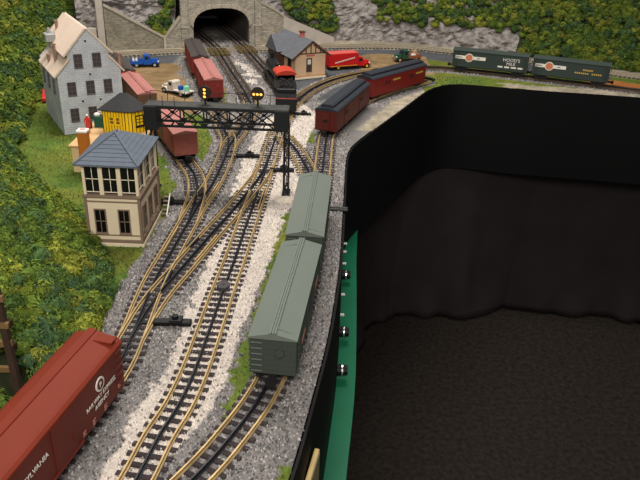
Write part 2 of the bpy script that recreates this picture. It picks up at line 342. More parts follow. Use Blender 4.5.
# ------------------------------------------------------------------ fascia, green ledge, skirt
m_fascia = mat('black_fascia', (10, 10, 11), .6, .1, 8, spec=.15)
m_skirt = mat('black_cloth', (46, 41, 41), .95, .12, 9, .25, 400, spec=.05)
m_green = mat('green_paint', (24, 112, 78), .45, .08, 12, .05, 60)
struct(sweep(EDGE, .0035, [(-.0025, -.0018), (.0010, -.0018), (.0010, -.282), (-.0025, -.282)]).build('trim_1', m_fascia))
G = spline([(-.03, .36), (-.002, .56), (.016, .776), (.036, 1.0), (.046, 1.25), (.052, 1.47), (.058, 1.60), (.066, 1.80)], .02)
o = sweep(G, .0, [(.003, -.25), (.037, -.25), (.037, -.288), (.003, -.288)]).build('ledge_board', m_green)
tag(o, 'long green painted ledge board below the black layout edge', 'ledge')
def skirt():
    S = spline([(-.02, .5), (.01, .9), (.02, 1.4), (.06, 1.75), (.12, 2.03), (.24, 2.15), (.44, 2.22), (.8, 2.27), (1.2, 2.21), (1.6, 2.1)], .008); T, N = normals(S)
    L = np.arange(len(S))*.008; rows = 26; v = []; f = []; n = len(S)
    for i in range(rows):
        t = i/(rows-1); z = -.12+(FLOOR+.004+.12)*t
        fold = .026*np.abs(np.sin(L*5.5+.35*t+.5*np.sin(L*3)))**.6*(.2+t)-.012+.022*np.clip(np.sin((L-1.9)*9-2.6*t), .55, 1)*(1-.4*t)+.012*np.sin(L*8.3+2*t+.6)*t+.02*(fbm(L*6, np.full(n, t*2.0), 3)-.5)*(.3+t)+.035*np.exp(-((L-2.0)/.05)**2)*t+.03*np.exp(-((L-2.62-.10*t)/.03)**2)*(.3+t)
        hem = .018*np.clip(np.sin(L*27+2*np.sin(L*7))+.3, 0, 2)*max(0, (t-.85)/.15)
        z2 = z+(.010*fbm(L*14, np.zeros(n), 2) if i == rows-1 else 0)
        q = S+N*(fold+hem+.0)[:, None]; v += [(q[k, 0], q[k, 1], (z2[k] if hasattr(z2, '__len__') else z2)) for k in range(n)]
    for i in range(rows-1):
        for k in range(n-1): f.append((i*n+k, i*n+k+1, (i+1)*n+k+1, (i+1)*n+k))
    m = MB(); m.v = v; m.f = f; o = m.build('table_skirt', m_skirt, smooth=True)
    sm = o.modifiers.new('thickness', 'SOLIDIFY'); sm.thickness = .002; sm.offset = 1
    return tag(o, 'dark cloth skirt hanging in folds under the layout edge', 'cloth skirt')
skirt()
m_black = mat('black_plastic', (16, 16, 17), .5); m_chrome = mat('chrome', (210, 210, 212), .2, metal=1.)
m_white = mat('white_paint', (235, 232, 225), .6)
def gpt(y): return float(np.interp(y, EDGE[:60, 1], EDGE[:60, 0]))
for i, (y, lab) in enumerate([(1.362, 'chrome banded black control knob on the fascia, farthest of three'), (1.138, 'chrome banded black control knob on the fascia, middle of three'), (1.017, 'chrome banded black control knob on the fascia, nearest of three')]):
    k = thing('control_knob', lab, 'knob', (gpt(y)+.0055, y, -.228), 0, 'knobs along the fascia')
    MB().cyl((0, 0, 0), (.008, 0, 0), .0105, n=16).build('knob_base', m_black, k)
    MB().cyl((.008, 0, 0), (.0105, 0, 0), .011, n=16).build('knob_ring', m_chrome, k)
    MB().cyl((.0105, 0, 0), (.019, 0, 0), .0098, .009, n=16).build('knob_cap', m_black, k)
for y, z, lab in [(1.44, -.19, 'small white peg on the fascia, farthest from the camera'), (1.40, -.19, 'small white peg on the fascia between the two farthest ones'), (1.345, -.19, 'white peg on the fascia just above the farthest knob'), (1.215, -.19, 'small white peg on the fascia midway between knobs'), (1.14, -.19, 'white peg on the fascia just above the middle knob')]:
    o = MB().cyl((0, 0, 0), (.004, 0, 0), .003, .0025, n=10).ball((.005, 0, 0), .0032).build('fascia_peg', m_white); o.location = (gpt(y)+.006, y, z)
    tag(o, lab, 'peg', 'white pegs on the fascia')
# pale wooden plaque leaning out from the fascia at the bottom of the picture
m_pine = mat('pale_wood', (214, 186, 128), .6, .15, 40); m_plate = mat('plaque_face', (120, 116, 84), .5, .1, 40)
o = thing('wooden_plaque', 'pale wooden plaque mounted on the black fascia', 'plaque', (-.0025, .615, -.062), math.radians(-11))
MB().cbox(.0, .006, -.11, .032, -.08, .0, .001).build('board', m_pine, o)
MB().box(.006, .0072, -.107, .029, -.077, -.003).build('face_panel', m_plate, o)

# ------------------------------------------------------------------ track
m_brass = mat('brass_rail', (178, 152, 106), .45, .25, 60, metal=.3); m_steelr = mat('weathered_rail', (96, 80, 64), .6, .2, 60, metal=.2)
m_center = mat('blackened_rail', (26, 27, 33), .45); m_tie = mat('dark_tie', (52, 44, 45), .85, .35, 120)
m_tie_b = mat('brown_tie', (88, 80, 76), .9, .3, 90)
RAIL = [(-.0022, .0028), (.0022, .0028), (.0022, .0036), (.0006, .0042), (.0006, .0066), (.0009, .0068), (.0009, .0082), (-.0009, .0082), (-.0009, .0068), (-.0006, .0066), (-.0006, .0042), (-.0022, .0036)]
tie_me = MB().cbox(-.0255, .0255, -.0033, .0033, -.001, .0030, .0006).mesh('tie', m_tie)
LAID = []
def track(key, label, ties_upto=2.0, pitch=.0145, rail_mat=m_brass, start=0, zoff=0., skip=.017, center=True):
    R = DENS[key]; t = thing('railway_track', label, 'track', (float(R[0, 0]), float(R[0, 1]), zoff)); o0 = np.array([R[0, 0], R[0, 1]])
    R2 = R-o0
    k0 = int(np.argmax(R[:, 1] > 1.9)) if key in ('main', 'left') else int(np.argmax(R[:, 0] > .16)) if key == 'loop' else len(R)
    for s in (-1, 1):
        sweep(R2[:k0+1], s*.0165, RAIL).build('rail', rail_mat, t)
        if k0 < len(R): sweep(R2[k0:], s*.0165, RAIL).build('rail', m_steelr, t)['label'] = 'dull weathered far stretch of rail'
    if center: sweep(R2, 0, RAIL).build('center_rail', m_center, t)['label'] = 'dark centre rail'
    Q = spline(TR[key], pitch); T, N = normals(Q); far = MB(); cnt = 0
    for i in range(len(Q)):
        if LAID and min(float(((L-Q[i])**2).sum(1).min()) for L in LAID) < skip**2: continue
        a = math.atan2(N[i][1], N[i][0]); p = Q[i]-o0
        if Q[i][1] < ties_upto and cnt < 290:
            link('tie', tie_me, t, (p[0], p[1], random.uniform(-.0002, .0002)), a+random.uniform(-.03, .03)); cnt += 1
        else:
            far.box(-.0255, .0255, -.0033, .0033, -.001, .003, Matrix.Translation((p[0], p[1], 0)) @ Matrix.Rotation(a, 4, 'Z'))
    if far.v:
        f = far.build('distant_ties', m_tie_b, t); f['kind'] = 'stuff'
    LAID.append(Q); return t
track('main', 'three-rail track through pale ballast, from bottom edge up to the steam engine')
track('left', 'three-rail track under the red boxcar running up past the signal tower')
track('right', 'three-rail track under the two grey cars and red baggage cars', skip=.01)
track('cross', 'diagonal crossover track linking the left and middle tracks', zoff=.00015)
track('siding', 'curved siding track under the pink boxcar beside the tower', zoff=.00015)
track('link', 'short connecting track curving right behind the signal bridge post', zoff=.00015)
track('spur', 'spur track holding the pink and dark boxcars near the tunnel', zoff=.00015, ties_upto=1.8)
track('loop', 'curved track past the station under the green milk cars', ties_upto=1.95, rail_mat=m_brass, zoff=.00015)
track('trolley', 'light trolley track along the foot of the stone wall', ties_upto=0, rail_mat=mat('pale_rail', (158, 146, 126), .6, .1, 60), center=False, skip=.0)
# turnout details
def machine(x, y, rz, label, s=1.):
    t = thing('switch_machine', label, 'switch machine', (x, y, .001), rz, 'switch machines beside the tracks')
    MB().cbox(-.028*s, .024*s, -.0055*s, .0055*s, 0, .0075*s, .001).build('housing', m_black, t)
    MB().cbox(-.006*s, .012*s, -.007*s, .007*s, .0075*s, .0115*s, .001).build('motor_cover', m_black, t)
    MB().cyl((.002*s, 0, .0115*s), (.002*s, 0, .0155*s), .0045*s, n=10).build('lantern_base', m_black, t)
    MB().box(-.05*s, -.028*s, -.002, .002, 0, .003).build('throw_rod', m_black, t)
machine(-.197, .806, 0.03, 'black switch machine right of the track ahead of the red boxcar')
machine(-.166, 1.468, .05, 'black switch machine in grey ballast under the signal bridge')
machine(-.285, 1.205, math.pi+.05, 'black switch machine beside the signal tower wall')
machine(-.085, 1.392, .1, 'black switch machine behind the signal bridge right post')
machine(-.058, 1.80, .0, 'black switch machine beside the tender and red baggage car', .9)
o = MB().prism_z([(.0100*math.cos(a), .0125*math.sin(a)) for a in [math.pi/8+k*math.pi/4 for k in range(8)]], .003, .0098).cyl((0, 0, .0098), (0, 0, .0108), .002, n=8).build('uncoupling_magnet', mat('dark_grey_plastic', (66, 62, 64), .6))
o.location = (-.1428, .905, 0); tag(o, 'round dark uncoupling magnet between rails of the pale ballast track', 'magnet')
for x, y, rz, lab in [(-.214, 1.045, -.28, 'black frog casting where the crossover leaves the left track'), (-.2375, 1.262, .15, 'black frog casting where the siding joins the left track'), (-.1165, 1.235, -.2, 'black frog casting where crossover meets middle track'), (-.232, .93, -.05, 'black points plate in the turnout ahead of the red boxcar')]:
    o = MB().cbox(-.0045, .0045, -.017, .017, .003, .0078, .001).build('frog_casting', m_center); o.location = (x, y, 0); o.rotation_euler = (0, 0, rz); tag(o, lab, 'track part', 'turnout castings')
def guard(key, y0, y1, off, label):
    R = DENS[key]; k = (R[:, 1] > y0) & (R[:, 1] < y1); o = sweep(R[k], off, [(-.0012, .003), (.0012, .003), (.0012, .0084), (-.0012, .0084)]).build('guard_rail', m_brass); tag(o, label, 'guard rail', 'turnout guard rails')
guard('cross', .98, 1.08, .0118, 'brass guard rail on the right inside of the diagonal crossover'); guard('left', 1.0, 1.1, -.0118, 'brass guard rail on the left inside of the left track near the tower corner')
guard('left', 1.21, 1.31, .0118, 'brass guard rail on the left track opposite the siding turnout'); guard('main', 1.19, 1.29, .0118, 'brass guard rail on the middle track near the bridge')
o = MB().cyl((-.03, 0, .003), (.028, 0, .002), .0035, n=8).cyl((-.03, .009, .003), (.028, .009, .002), .003, n=8).build('edge_cable', m_black); o.location = (.022, 1.205, 0); tag(o, 'pair of black cables crossing the ballast beside the grey car', 'cable')
o = MB().box(-.02, .02, -.008, -.004, .006, .014).bar((-.0165, .004, 0), (-.0165, -.006, .014), .003).bar((.0165, .004, 0), (.0165, -.006, .014), .003).build('track_bumper', m_black); o.location = (.322, 2.207, 0); o.rotation_euler = (0, 0, math.radians(138)); tag(o, 'black track bumper behind the red baggage cars', 'bumper')
# timber road crossings
m_plank = mat('crossing_plank', (92, 78, 46), .9, .25, 60)
for key, y, lab in [('left', 2.50, 'brown timber road crossing on the left tunnel track'), ('main', 2.56, 'brown timber road crossing on the right tunnel track')]:
    R = DENS[key]; k = np.argmin(abs(R[:, 1]-y)); T, N = normals(R); a = math.atan2(N[k][1], N[k][0])
    t = thing('road_crossing', lab, 'crossing', (R[k, 0], R[k, 1], 0), a)
    for x0, x1 in [(-.034, -.0265), (-.0265, -.019), (-.0135, -.008), (-.008, -.0022), (.0022, .008), (.008, .0135), (.019, .0265), (.0265, .034)]:
        MB().cbox(x0+.0003, x1-.0003, -.055, .055, .002, .0082, .0005).build('plank', m_plank, t)

# ------------------------------------------------------------------ hills, rock, foliage
m_rock = mat('grey_rock', (112, 105, 103), .95, .0, 45, .9, 90, rgb2=(158, 152, 147))
m_soil = mat('hill_soil', (40, 46, 22), .95, .3, 20)
def hill_z(x, y):                                      # left hillside
    d = folx(y)-x; k = .62+.25*np.clip((y-1.2)/1.2, 0, 1)
    return np.where(d > 0, np.minimum(k*d*np.clip(d/.06, 0, 1)**.5, .75), -.02)
def left_hill():
    xs = np.linspace(-1.66, -.28, 70); ys = np.linspace(.3, 3.2, 130); X, Y = np.meshgrid(xs, ys)
    Z = hill_z(X, Y)-.012; b_ = MB(); ny, nx = X.shape; b_.v = [tuple(p) for p in np.c_[X.ravel(), Y.ravel(), Z.ravel()]]
    for i in range(ny-1):
        for j in range(nx-1):
            q = (i*nx+j, i*nx+j+1, (i+1)*nx+j+1, (i+1)*nx+j)
            if max(b_.v[k][2] for k in q) > -.03: b_.f.append(q)
    o = b_.build('hillside_left', m_soil, smooth=True); return struct(o)
left_hill()
S_W = np.arange(len(WR))*.008-.50                     # portal coordinate s along the back wall
def back_profile(s):
    base = np.interp(s, [-.5, -.17, -.15, .15, .17, 2.5], [-.01, -.01, .17, .17, -.01, -.01])
    return base
def back_pt(i, h, seed=0.):                            # point on the back slope at height h above the wall foot
    T, N = BT[i], BNN[i]; s = S_W[i]
    steep = np.interp(s, [-.5, .9, 1.2], [.28, .28, .6]); hr = np.interp(s, [-.5, .45, .55, 1.2], [.16, .16, .10, .03])
    n = .016+min(h, hr)*steep+max(h-hr, 0)*1.15
    return WR[i]-N*n
BT, BNN = normals(WR)
def back_hill():
    hs = np.r_[np.linspace(0, .2, 41), np.linspace(.22, .9, 18)]; v = []; f = []; n = len(WR)
    for h in hs:
        for i in range(n):
            s = S_W[i]; z = max(h-.01, back_profile(s)) ; q = back_pt(i, z)
            lump = fbm(np.array([s*30]), np.array([z*38+3]), 4)[0]-.5; strat = fbm(np.array([s*70+40]), np.array([z*110]), 2)[0]-.5
            dn = (.046*lump+.016*strat)*np.interp(z, [-.01, .02, .3], [.5, 1, 1.2]); q = q-BNN[i]*(dn+.012)
            v.append((q[0], q[1], z+.006*lump))
    for r in range(len(hs)-1):
        for i in range(n-1): f.append((r*n+i, r*n+i+1, (r+1)*n+i+1, (r+1)*n+i))
    k1 = int(np.argmax(S_W > 1.14)); b_ = MB(); b_.v = v; b_.f = [q for q in f if q[0] % n < k1]; o1 = struct(b_.build('hillside_back', m_rock))
    b2 = MB(); b2.v = v; b2.f = [q for q in f if q[0] % n >= k1]; struct(b2.build('hillside_right', m_soil)); return o1
back_hill()
# foliage: fuzzy clumps (a low blob core wrapped in little flakes)
ICO = None
def foliage(name, pts, sizes, cols, nf, label):
    n = len(pts); ph = (1+5**.5)/2
    iv = np.array([(-1, ph, 0), (1, ph, 0), (-1, -ph, 0), (1, -ph, 0), (0, -1, ph), (0, 1, ph), (0, -1, -ph), (0, 1, -ph), (ph, 0, -1), (ph, 0, 1), (-ph, 0, -1), (-ph, 0, 1)])/math.sqrt(1+ph*ph)
    ifc = np.array([(0, 11, 5), (0, 5, 1), (0, 1, 7), (0, 7, 10), (0, 10, 11), (1, 5, 9), (5, 11, 4), (11, 10, 2), (10, 7, 6), (7, 1, 8), (3, 9, 4), (3, 4, 2), (3, 2, 6), (3, 6, 8), (3, 8, 9), (4, 9, 5), (2, 4, 11), (6, 2, 10), (8, 6, 7), (9, 8, 1)])
    V1 = (iv[None]*(1+rng.uniform(-.2, .15, (n, 12, 1))))*(sizes*.80)[:, None, None]*np.array([1, 1, .85])+pts[:, None]
    F1 = (ifc[None]+np.arange(n)[:, None, None]*12).reshape(-1, 3); C1 = np.repeat(cols, 12, 0)
    d = rng.normal(size=(n, nf, 3)); d[..., 2] = np.abs(d[..., 2])*.9+.0; d /= np.linalg.norm(d, axis=2)[..., None]
    lump = 1+.18*np.sin(d[..., 0]*5+rng.uniform(0, 6, (n, 1)))*np.cos(d[..., 1]*5+rng.uniform(0, 6, (n, 1)))
    ctr = pts[:, None]+d*(sizes[:, None]*rng.uniform(.75, 1.08, (n, nf))*lump)[..., None]*np.array([1, 1, .9])
    fs = np.clip(sizes, .012, .03)[:, None, None, None]*(.13 if nf > 90 else .19)
    tri = rng.normal(size=(n, nf, 3, 3)); tri -= tri.mean(2, keepdims=True); tri *= fs*rng.uniform(.7, 1.3, (n, nf, 1, 1)); 
    tri -= d[:, :, None]*((tri*d[:, :, None]).sum(3, keepdims=True))*.65
    V2 = (ctr[:, :, None]+tri).reshape(-1, 3); F2 = np.arange(n*nf*3).reshape(-1, 3)+n*12
    C2 = np.repeat((cols[:, None]*rng.uniform(.75, 1.25, (n, nf, 1))).reshape(-1, 3), 3, 0)
    co = np.r_[V1.reshape(-1, 3), V2]; fi = np.r_[F1, F2]
    me = bpy.data.meshes.new(name); me.vertices.add(len(co)); me.vertices.foreach_set('co', co.astype(np.float32).ravel())
    me.loops.add(fi.size); me.loops.foreach_set('vertex_index', fi.ravel().astype(np.int32))
    me.polygons.add(len(fi)); me.polygons.foreach_set('loop_start', np.arange(0, fi.size, 3, dtype=np.int32))
    me.update(calc_edges=True); setcol(me, np.clip(np.r_[C1, C2], 0, 1)); me.materials.append(mat('foliage_clump', (80, 100, 40), .95, attr='col', spec=.08))
    o = link(name, me); o['kind'] = 'stuff'; return tag(o, label, 'foliage')
FC = np.array([lin(c) for c in [(116, 130, 50), (140, 146, 56), (86, 106, 44), (64, 86, 44), (76, 102, 60), (64, 86, 58), (126, 128, 52), (98, 118, 48)]])
def fcols(P, dark=1., warm=1.):
    n = len(P); g = fbm(P[:, 0]*16, (P[:, 1]+P[:, 2])*16, 3); k = np.clip((g*.9+.18+rng.normal(0, .2, n))*8-1.0, 0, 7).astype(int)
    order = np.array([3, 5, 4, 2, 7, 0, 6, 1]); c = FC[order[k]]*rng.uniform(.75, 1.2, n)[:, None]*dark; c[:, 0] *= warm; return c
# near left slope
pts = []
for _ in range(4300):
    y = rng.uniform(.42, 1.5); d = rng.uniform(0, 1)**1.25*.46+.004; x = float(folx(y))-d
    if y < .72 and d < .012: continue
    if (x+.36)**2+(y-.645)**2 < .04**2: continue
    pts.append((x, y, float(hill_z(x, y))+rng.uniform(-.004, .007)))
P = np.array(pts); foliage('hillside_foliage', P, rng.uniform(.010, .021, len(P)), fcols(P, 1.12), 165, 'bushy green clump foliage on the near left slope')
pts = []
for _ in range(4200):
    y = rng.uniform(1.5, 3.1); d = rng.uniform(0, .62); x = float(folx(y))-d
    pts.append((x, y, float(hill_z(x, y))+rng.uniform(-.005, .012)))
P = np.array(pts); foliage('forest_foliage', P, rng.uniform(.016, .030, len(P)), fcols(P, .85), 70, 'dark green forest foliage on the slope behind the grey house')
def back_fol(name, n, fn, size, dark, label, nf=55, warm=1.):
    pts = []
    for _ in range(n):
        i = rng.integers(0, len(WR)-1); h = rng.uniform(0, .26) if rng.random() < .72 else rng.uniform(.2, .62); s = S_W[i]
        if not fn(s, h): continue
        z = max(h, float(back_profile(s))); q = back_pt(i, z); dn = .022
        pts.append((q[0]+BNN[i][0]*dn*0, q[1]+BNN[i][1]*dn*0, z+rng.uniform(-.006, .01)))
    P = np.array(pts); foliage(name, P, rng.uniform(size*.7, size*1.3, len(P)), fcols(P, dark, warm), nf, label)
def jag(s, a): return float(a*(fbm(np.array([s*22.]), np.array([3.3]), 3)[0]-.5))
back_fol('cliff_foliage', 5200, lambda s, h: (.62 < s < 1.17 and h > .075+jag(s, .05)) or (s <= .62 and s > .53 and h > .36-3.0*(s-.53)), .017, .8, 'green foliage on top of the grey rock cliff')
back_fol('slope_foliage', 7500, lambda s, h: s >= 1.17+jag(h*4, .05), .018, .72, 'dark green foliage slope behind the green milk cars')
back_fol('wing_foliage', 5200, lambda s, h: .255 < s < .46 and h > max(.03, .13-.45*(s-.2))+jag(s, .03) and h > .02 and (s < .44 or h < .1), .016, .85, 'rounded green foliage above the sloping wing wall by the station')
back_fol('gully_foliage', 5200, lambda s, h: (-.27+.06*(h > .1) < s < -.165) and h > .03+abs(s+.205)*.9 or (h > .24 and s < .55), .016, .78, 'green foliage in the gully left of the tunnel and above it')
t = MB().cyl((0, 0, -.02), (.004, 0, .30), .008, .005, n=8).cyl((.003, 0, .2), (.03, .02, .28), .003, .002, n=6).build('tree_trunk', mat('bare_trunk', (120, 104, 88), .9, .3, 50)); t.location = (1.10, 2.47, .12); tag(t, 'bare pale tree trunk standing in the forest above the milk cars', 'tree trunk')

# ------------------------------------------------------------------ tunnel portal and walls
m_stone = masonry('cut_stone', (160, 152, 138), (124, 118, 108), .013, .0062)
m_stone_d = masonry('rubble_wall', (140, 132, 116), (112, 106, 94), .0105, .0052)
m_cap = mat('pale_coping', (164, 154, 138), .85, .15, 40); m_tun = mat('tunnel_lining', (92, 86, 82), .95, .3, 20); m_pinkst = mat('pale_stucco', (178, 168, 158), .9, .12, 30, .3, 150)
ang = math.atan2(BU.y, BU.x)
pt = thing('tunnel_portal', 'cut stone double-track tunnel portal with arched mouth', 'tunnel portal', (BO.x, BO.y, 0), ang)
def arch(wd, spring, top, n=14):                      # flattened arch outline from right foot to left foot
    return [(wd, 0), (wd, spring)]+[(wd*math.copysign(abs(math.cos(a))**.75, math.cos(a)), spring+(top-spring)*math.sin(a)**.9) for a in [math.pi*k/n for k in range(1, n)]]+[(-wd, spring), (-wd, 0)]
A_in = arch(.104, .066, .134); Hh = .205
bface = MB(); outer = [(.13, 0), (.13, .066)]+[(max(-.13, min(.13, x*1.6)), Hh) for x, z in A_in[2:-2]]+[(-.13, .066), (-.13, 0)]
nA = len(A_in); vv = []
for y in (0., .016):
    vv += [(x, y, z) for x, z in A_in]+[(x, y, z) for x, z in outer]
ff = []
for i in range(nA-1):
    ff += [(i, nA+i, nA+i+1, i+1), (2*nA+i, 2*nA+i+1, 3*nA+i+1, 3*nA+i), (i, i+1, 2*nA+i+1, 2*nA+i), (nA+i, 3*nA+i, 3*nA+i+1, nA+i+1)]
bface.add(vv, ff); bface.build('portal_face', m_stone, pt)
A_out = [(x*1.10, z+(.0125 if z > .06 else 0)) for x, z in A_in]
for i in range(1, nA-2):                              # voussoirs
    q = [A_in[i], A_out[i], A_out[i+1], A_in[i+1]]; c = (sum(a for a, _ in q)/4, sum(z for _, z in q)/4); q = [(c[0]+(a-c[0])*.95, c[1]+(z-c[1])*.95) for a, z in q]
    MB().prism_y(q, -.005, .002).build('arch_stone', m_cap, pt)
for s in (-1, 1):
    MB().cbox(s*.136-.012, s*.136+.012, -.01, .012, 0, Hh+.004, .001).build('pilaster', m_stone, pt)
    MB().cbox(s*.136-.014, s*.136+.014, -.012, .012, .068, .073, .001).build('pilaster_band', m_cap, pt)
MB().cbox(-.155, .155, -.008, .018, Hh, Hh+.01, .001).build('coping', m_cap, pt)
li = MB(); nI = nA; vv = [(x, .016, z) for x, z in A_in]+[(x-.0, .62, z) for x, z in A_in]
li.add(vv, [(i, i+1, nI+i+1, nI+i) for i in range(nI-1)]+[tuple(range(nI, 2*nI))]); li.build('tunnel_lining', m_tun, pt)
def wing(name, pts2, y0, y1, m, label, cop=True, s0=0):
    t = thing(name, label, 'wall', (BO.x, BO.y, 0), ang); MB().prism_y([(pts2[0][0], -.01)]+pts2+[(pts2[-1][0], -.01)], y0, y1).build('wall_face', m, t)
    if cop:
        for a, b_ in zip(pts2[:-1], pts2[1:]): MB().bar((a[0], (y0+y1)/2, a[1]+.002), (b_[0], (y0+y1)/2, b_[1]+.002), y1-y0+.006, .006).build('coping_strip', m_cap, t)
    return t
wing('wing_wall', [(.148, .150), (.215, .115), (.235, .098)], -.004, .014, m_stone, 'grey stone wing wall stepping down right of the tunnel')
wing('wing_wall', [(.235, .100), (.44, .016)], -.006, .012, m_pinkst, 'pale stucco wing wall sloping down behind the station', False)
wing('wing_wall', [(-.2065, .034), (-.148, .105)], -.004, .014, m_stone, 'short stone wing wall rising to the tunnel left side')
rw = wing('retaining_wall', [(-.41, .150), (-.394, .141), (-.2085, .034)], -.006, .012, m_stone_d, 'brown rubble retaining wall sloping down left of the tunnel')
MB().cbox(-.213, -.205, -.01, .014, -.005, .034, .001).build('end_post', m_pinkst, rw)
wp = MB().cbox(-.012, .012, -.014, .014, -.01, .20, .002).cbox(-.015, .015, -.017, .017, .2, .21, .002).build('wall_pilaster', m_pinkst); q = bp(-.425); wp.location = (q.x, q.y, 0); wp.rotation_euler = (0, 0, ang); tag(wp, 'tall pale stone pilaster at the left end of the retaining wall', 'pilaster')
q = bp(-.53); lw = MB().cbox(-.09, .09, -.006, .014, -.01, .075, .001).build('low_wall', m_pinkst); lw.location = (q.x, q.y, 0); lw.rotation_euler = (0, 0, ang); tag(lw, 'low pale wall behind the grey house roof', 'wall')

# ------------------------------------------------------------------ rolling stock
m_wheel = mat('wheel_steel', (60, 58, 56), .45, metal=.6); m_truck = mat('truck_black', (24, 23, 23), .7)
def railcar(label, cat, start, heading, L, W, zb, ze, zr, bodym, roofm, name='boxcar', style='peak', sheath=0, door=None, ladders=True, walk=True, endm=None, group=None, rungm=None):
    """start = centre of the near end, heading = unit xy direction of the far end; local y runs along the car"""
    h = Vector(heading).normalized(); rz = math.atan2(h.y, h.x)-math.pi/2
    c = thing(name, label, cat, (start[0], start[1], .0086), rz, group); zb -= .0086; ze -= .0086; zr -= .0086; hw = W/2
    body = MB().cbox(-hw, hw, 0, L, zb, ze, .0008).build('body', bodym, c)
    if style == 'peak': prof = [(-hw-.0015, ze-.001), (hw+.0015, ze-.001), (hw+.0015, ze+.0008), (0, zr), (-hw-.0015, ze+.0008)]
    elif style == 'wagon': prof = [(-hw-.001, ze-.004), (hw+.001, ze-.004), (hw+.001, ze-.0005), (hw*.93, ze+.0022), (hw*.8, ze+.0036), (0, zr), (-hw*.8, ze+.0036), (-hw*.93, ze+.0022), (-hw-.001, ze-.0005)]
    elif style == 'round': prof = [(-hw-.001, ze-.001)]+[((hw+.001)*math.cos(a), ze+(zr-ze)*math.sin(a)) for a in [math.pi*k/12 for k in range(0, 13)]]; prof = prof[:1]+prof[1:]
    roof = MB().prism_y(prof, -.002, L+.002).build('roof', roofm, c)
    if style == 'clere': pass
    if walk:
        for k in range(3): MB().box(-.0042+.003*k, -.0018+.003*k, -.003, L+.003, zr-.0002, zr+.0014).build('walk_plank', roofm, roof)
        for yy in (.012, L-.012):
            sx = 1 if yy < .05 else -1
            MB().bar((sx*.004, yy, zr-.0006), (sx*hw*.86, yy, zr-.0006-(zr-ze)*.86+.0012), .006, .0012).build('lateral_walk', roofm, roof)
    if sheath:
        for s in (-1, 1):
            k = int(L/sheath)
            g = MB()
            for j in range(1, k): g.box(s*hw-.0003, s*hw+.0003, j*sheath-.0004, j*sheath+.0004, zb+.001, ze-.001)
            g.build('side_ribs', bodym, body)
        for j in range(1, 7):
            z = zb+(ze-zb)*j/7
            for yy in (0, L): MB().box(-hw+.003, hw-.003, yy-.0009, yy+.0009, z-.0007, z+.0007).build('end_rib', bodym, body)
    if endm: MB().box(-hw*.98, hw*.98, -.0012, .0002, zb, ze).build('end_panel', endm, c)
    if door:
        for s in (-1, 1):
            d = MB().box(s*hw-.0015, s*hw+.0015, L*.5-.019, L*.5+.019, zb+.002, ze-.005).build('door', door, c)
            MB().box(s*hw-.002, s*hw+.0024, L*.5-.03, L*.5+.03, zb, zb+.0022).build('door_track', door, d)
            MB().bar((s*(hw+.002), L*.5+.014, zb+.015), (s*(hw+.002), L*.5+.014, zb+.026), .0012).build('door_handle', door, d)
    if ladders:
        for (sy, yy) in ((-1, 0), (1, L)):
            ld = MB()
            for k in range(6):
                z = zb+.006+(ze-zb-.012)*k/5; MB().bar((sy*hw*.92, yy+sy*.0024, z), (sy*hw*.45, yy+sy*.0024, z), .0011).build('end_rung', rungm or bodym, c)
                for s in (-1, 1): MB().bar((s*(hw+.0018), (yy-sy*.004), z), (s*(hw+.0018), yy-sy*.017, z), .001).build('side_rung', bodym, c)
            MB().cyl((-sy*hw*.3, yy+sy*.003, (zb+ze)/2+.008), (-sy*hw*.3, yy+sy*.0045, (zb+ze)/2+.008), .0055, n=12).build('brake_wheel', bodym, c)
    for yy in (.030, L-.030):
        t = MB()
        for s in (-1, 1):
            t.prism_x([(yy-.02, .003), (yy-.013, .0085), (yy+.013, .0085), (yy+.02, .003), (yy+.015, .001), (yy+.007, .002), (yy, -.001), (yy-.007, .002), (yy-.015, .001)], s*.0215-.002, s*.0215+.002)
        t.box(-.021, .021, yy-.004, yy+.004, .003, zb+.001); tk = t.build('truck', m_truck, c)
        for a in (-.0125, .0125):
            for s in (-1, 1): MB().cyl((s*.0165, yy+a, .0082), (s*.0188, yy+a, .0082), .0082, n=14).build('wheel', m_wheel, tk)
    MB().box(-.004, .004, -.014, .0, zb-.004, zb+.001).box(-.006, .006, -.017, -.011, zb-.006, zb+.003).build('coupler', m_truck, c)
    MB().box(-.004, .004, L, L+.014, zb-.004, zb+.001).box(-.006, .006, L+.011, L+.017, zb-.006, zb+.003).build('coupler', m_truck, c)
    MB().box(-.006, .006, .02, L-.02, zb-.006, zb).box(-hw+.004, hw-.004, .004, .01, zb-.003, zb).box(-hw+.004, hw-.004, L-.01, L-.004, zb-.003, zb).build('underframe', m_truck, c)
    return c
m_tus = mat('boxcar_red', (122, 48, 32), .6, .08, 18, spec=.15); m_tus2 = mat('boxcar_red_shaded', (98, 35, 26), .55, .08, 18)  # second red is the roof red darkened, painting shade onto the sides
m_let = mat('white_lettering', (226, 220, 212), .6); m_gold = mat('gold_lettering', (196, 160, 70), .5)
m_pinkl = mat('faded_red_lettering', (168, 116, 104), .7)
hd = (.205, .979)
L = .25; W = .058; far = Vector((-.2500, .656)); st = far-Vector(hd).normalized()*L
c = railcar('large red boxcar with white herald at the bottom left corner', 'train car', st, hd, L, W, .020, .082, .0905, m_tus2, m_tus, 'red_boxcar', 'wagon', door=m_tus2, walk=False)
ro = [k for k in c.children if k.name.startswith('roof')][0]
MB().cbox(-.011, .0, -.003, L+.003, .0812, .0835, .0004).build('roof_walk', m_tus, ro)
MB().cbox(.004, .027, L-.016, L-.002, .0795, .0818, .0004).build('roof_hatch', m_tus, ro)
sx = W/2+.0012; rt, up = (0, 1, 0), (0, 0, 1)
text('RAILWAY EXPRESS', .0075, m_let, c, (sx, L*.79, .038), rt, up, 'CENTER'); text('AGENCY', .0075, m_let, c, (sx, L*.79, .029), rt, up, 'CENTER')
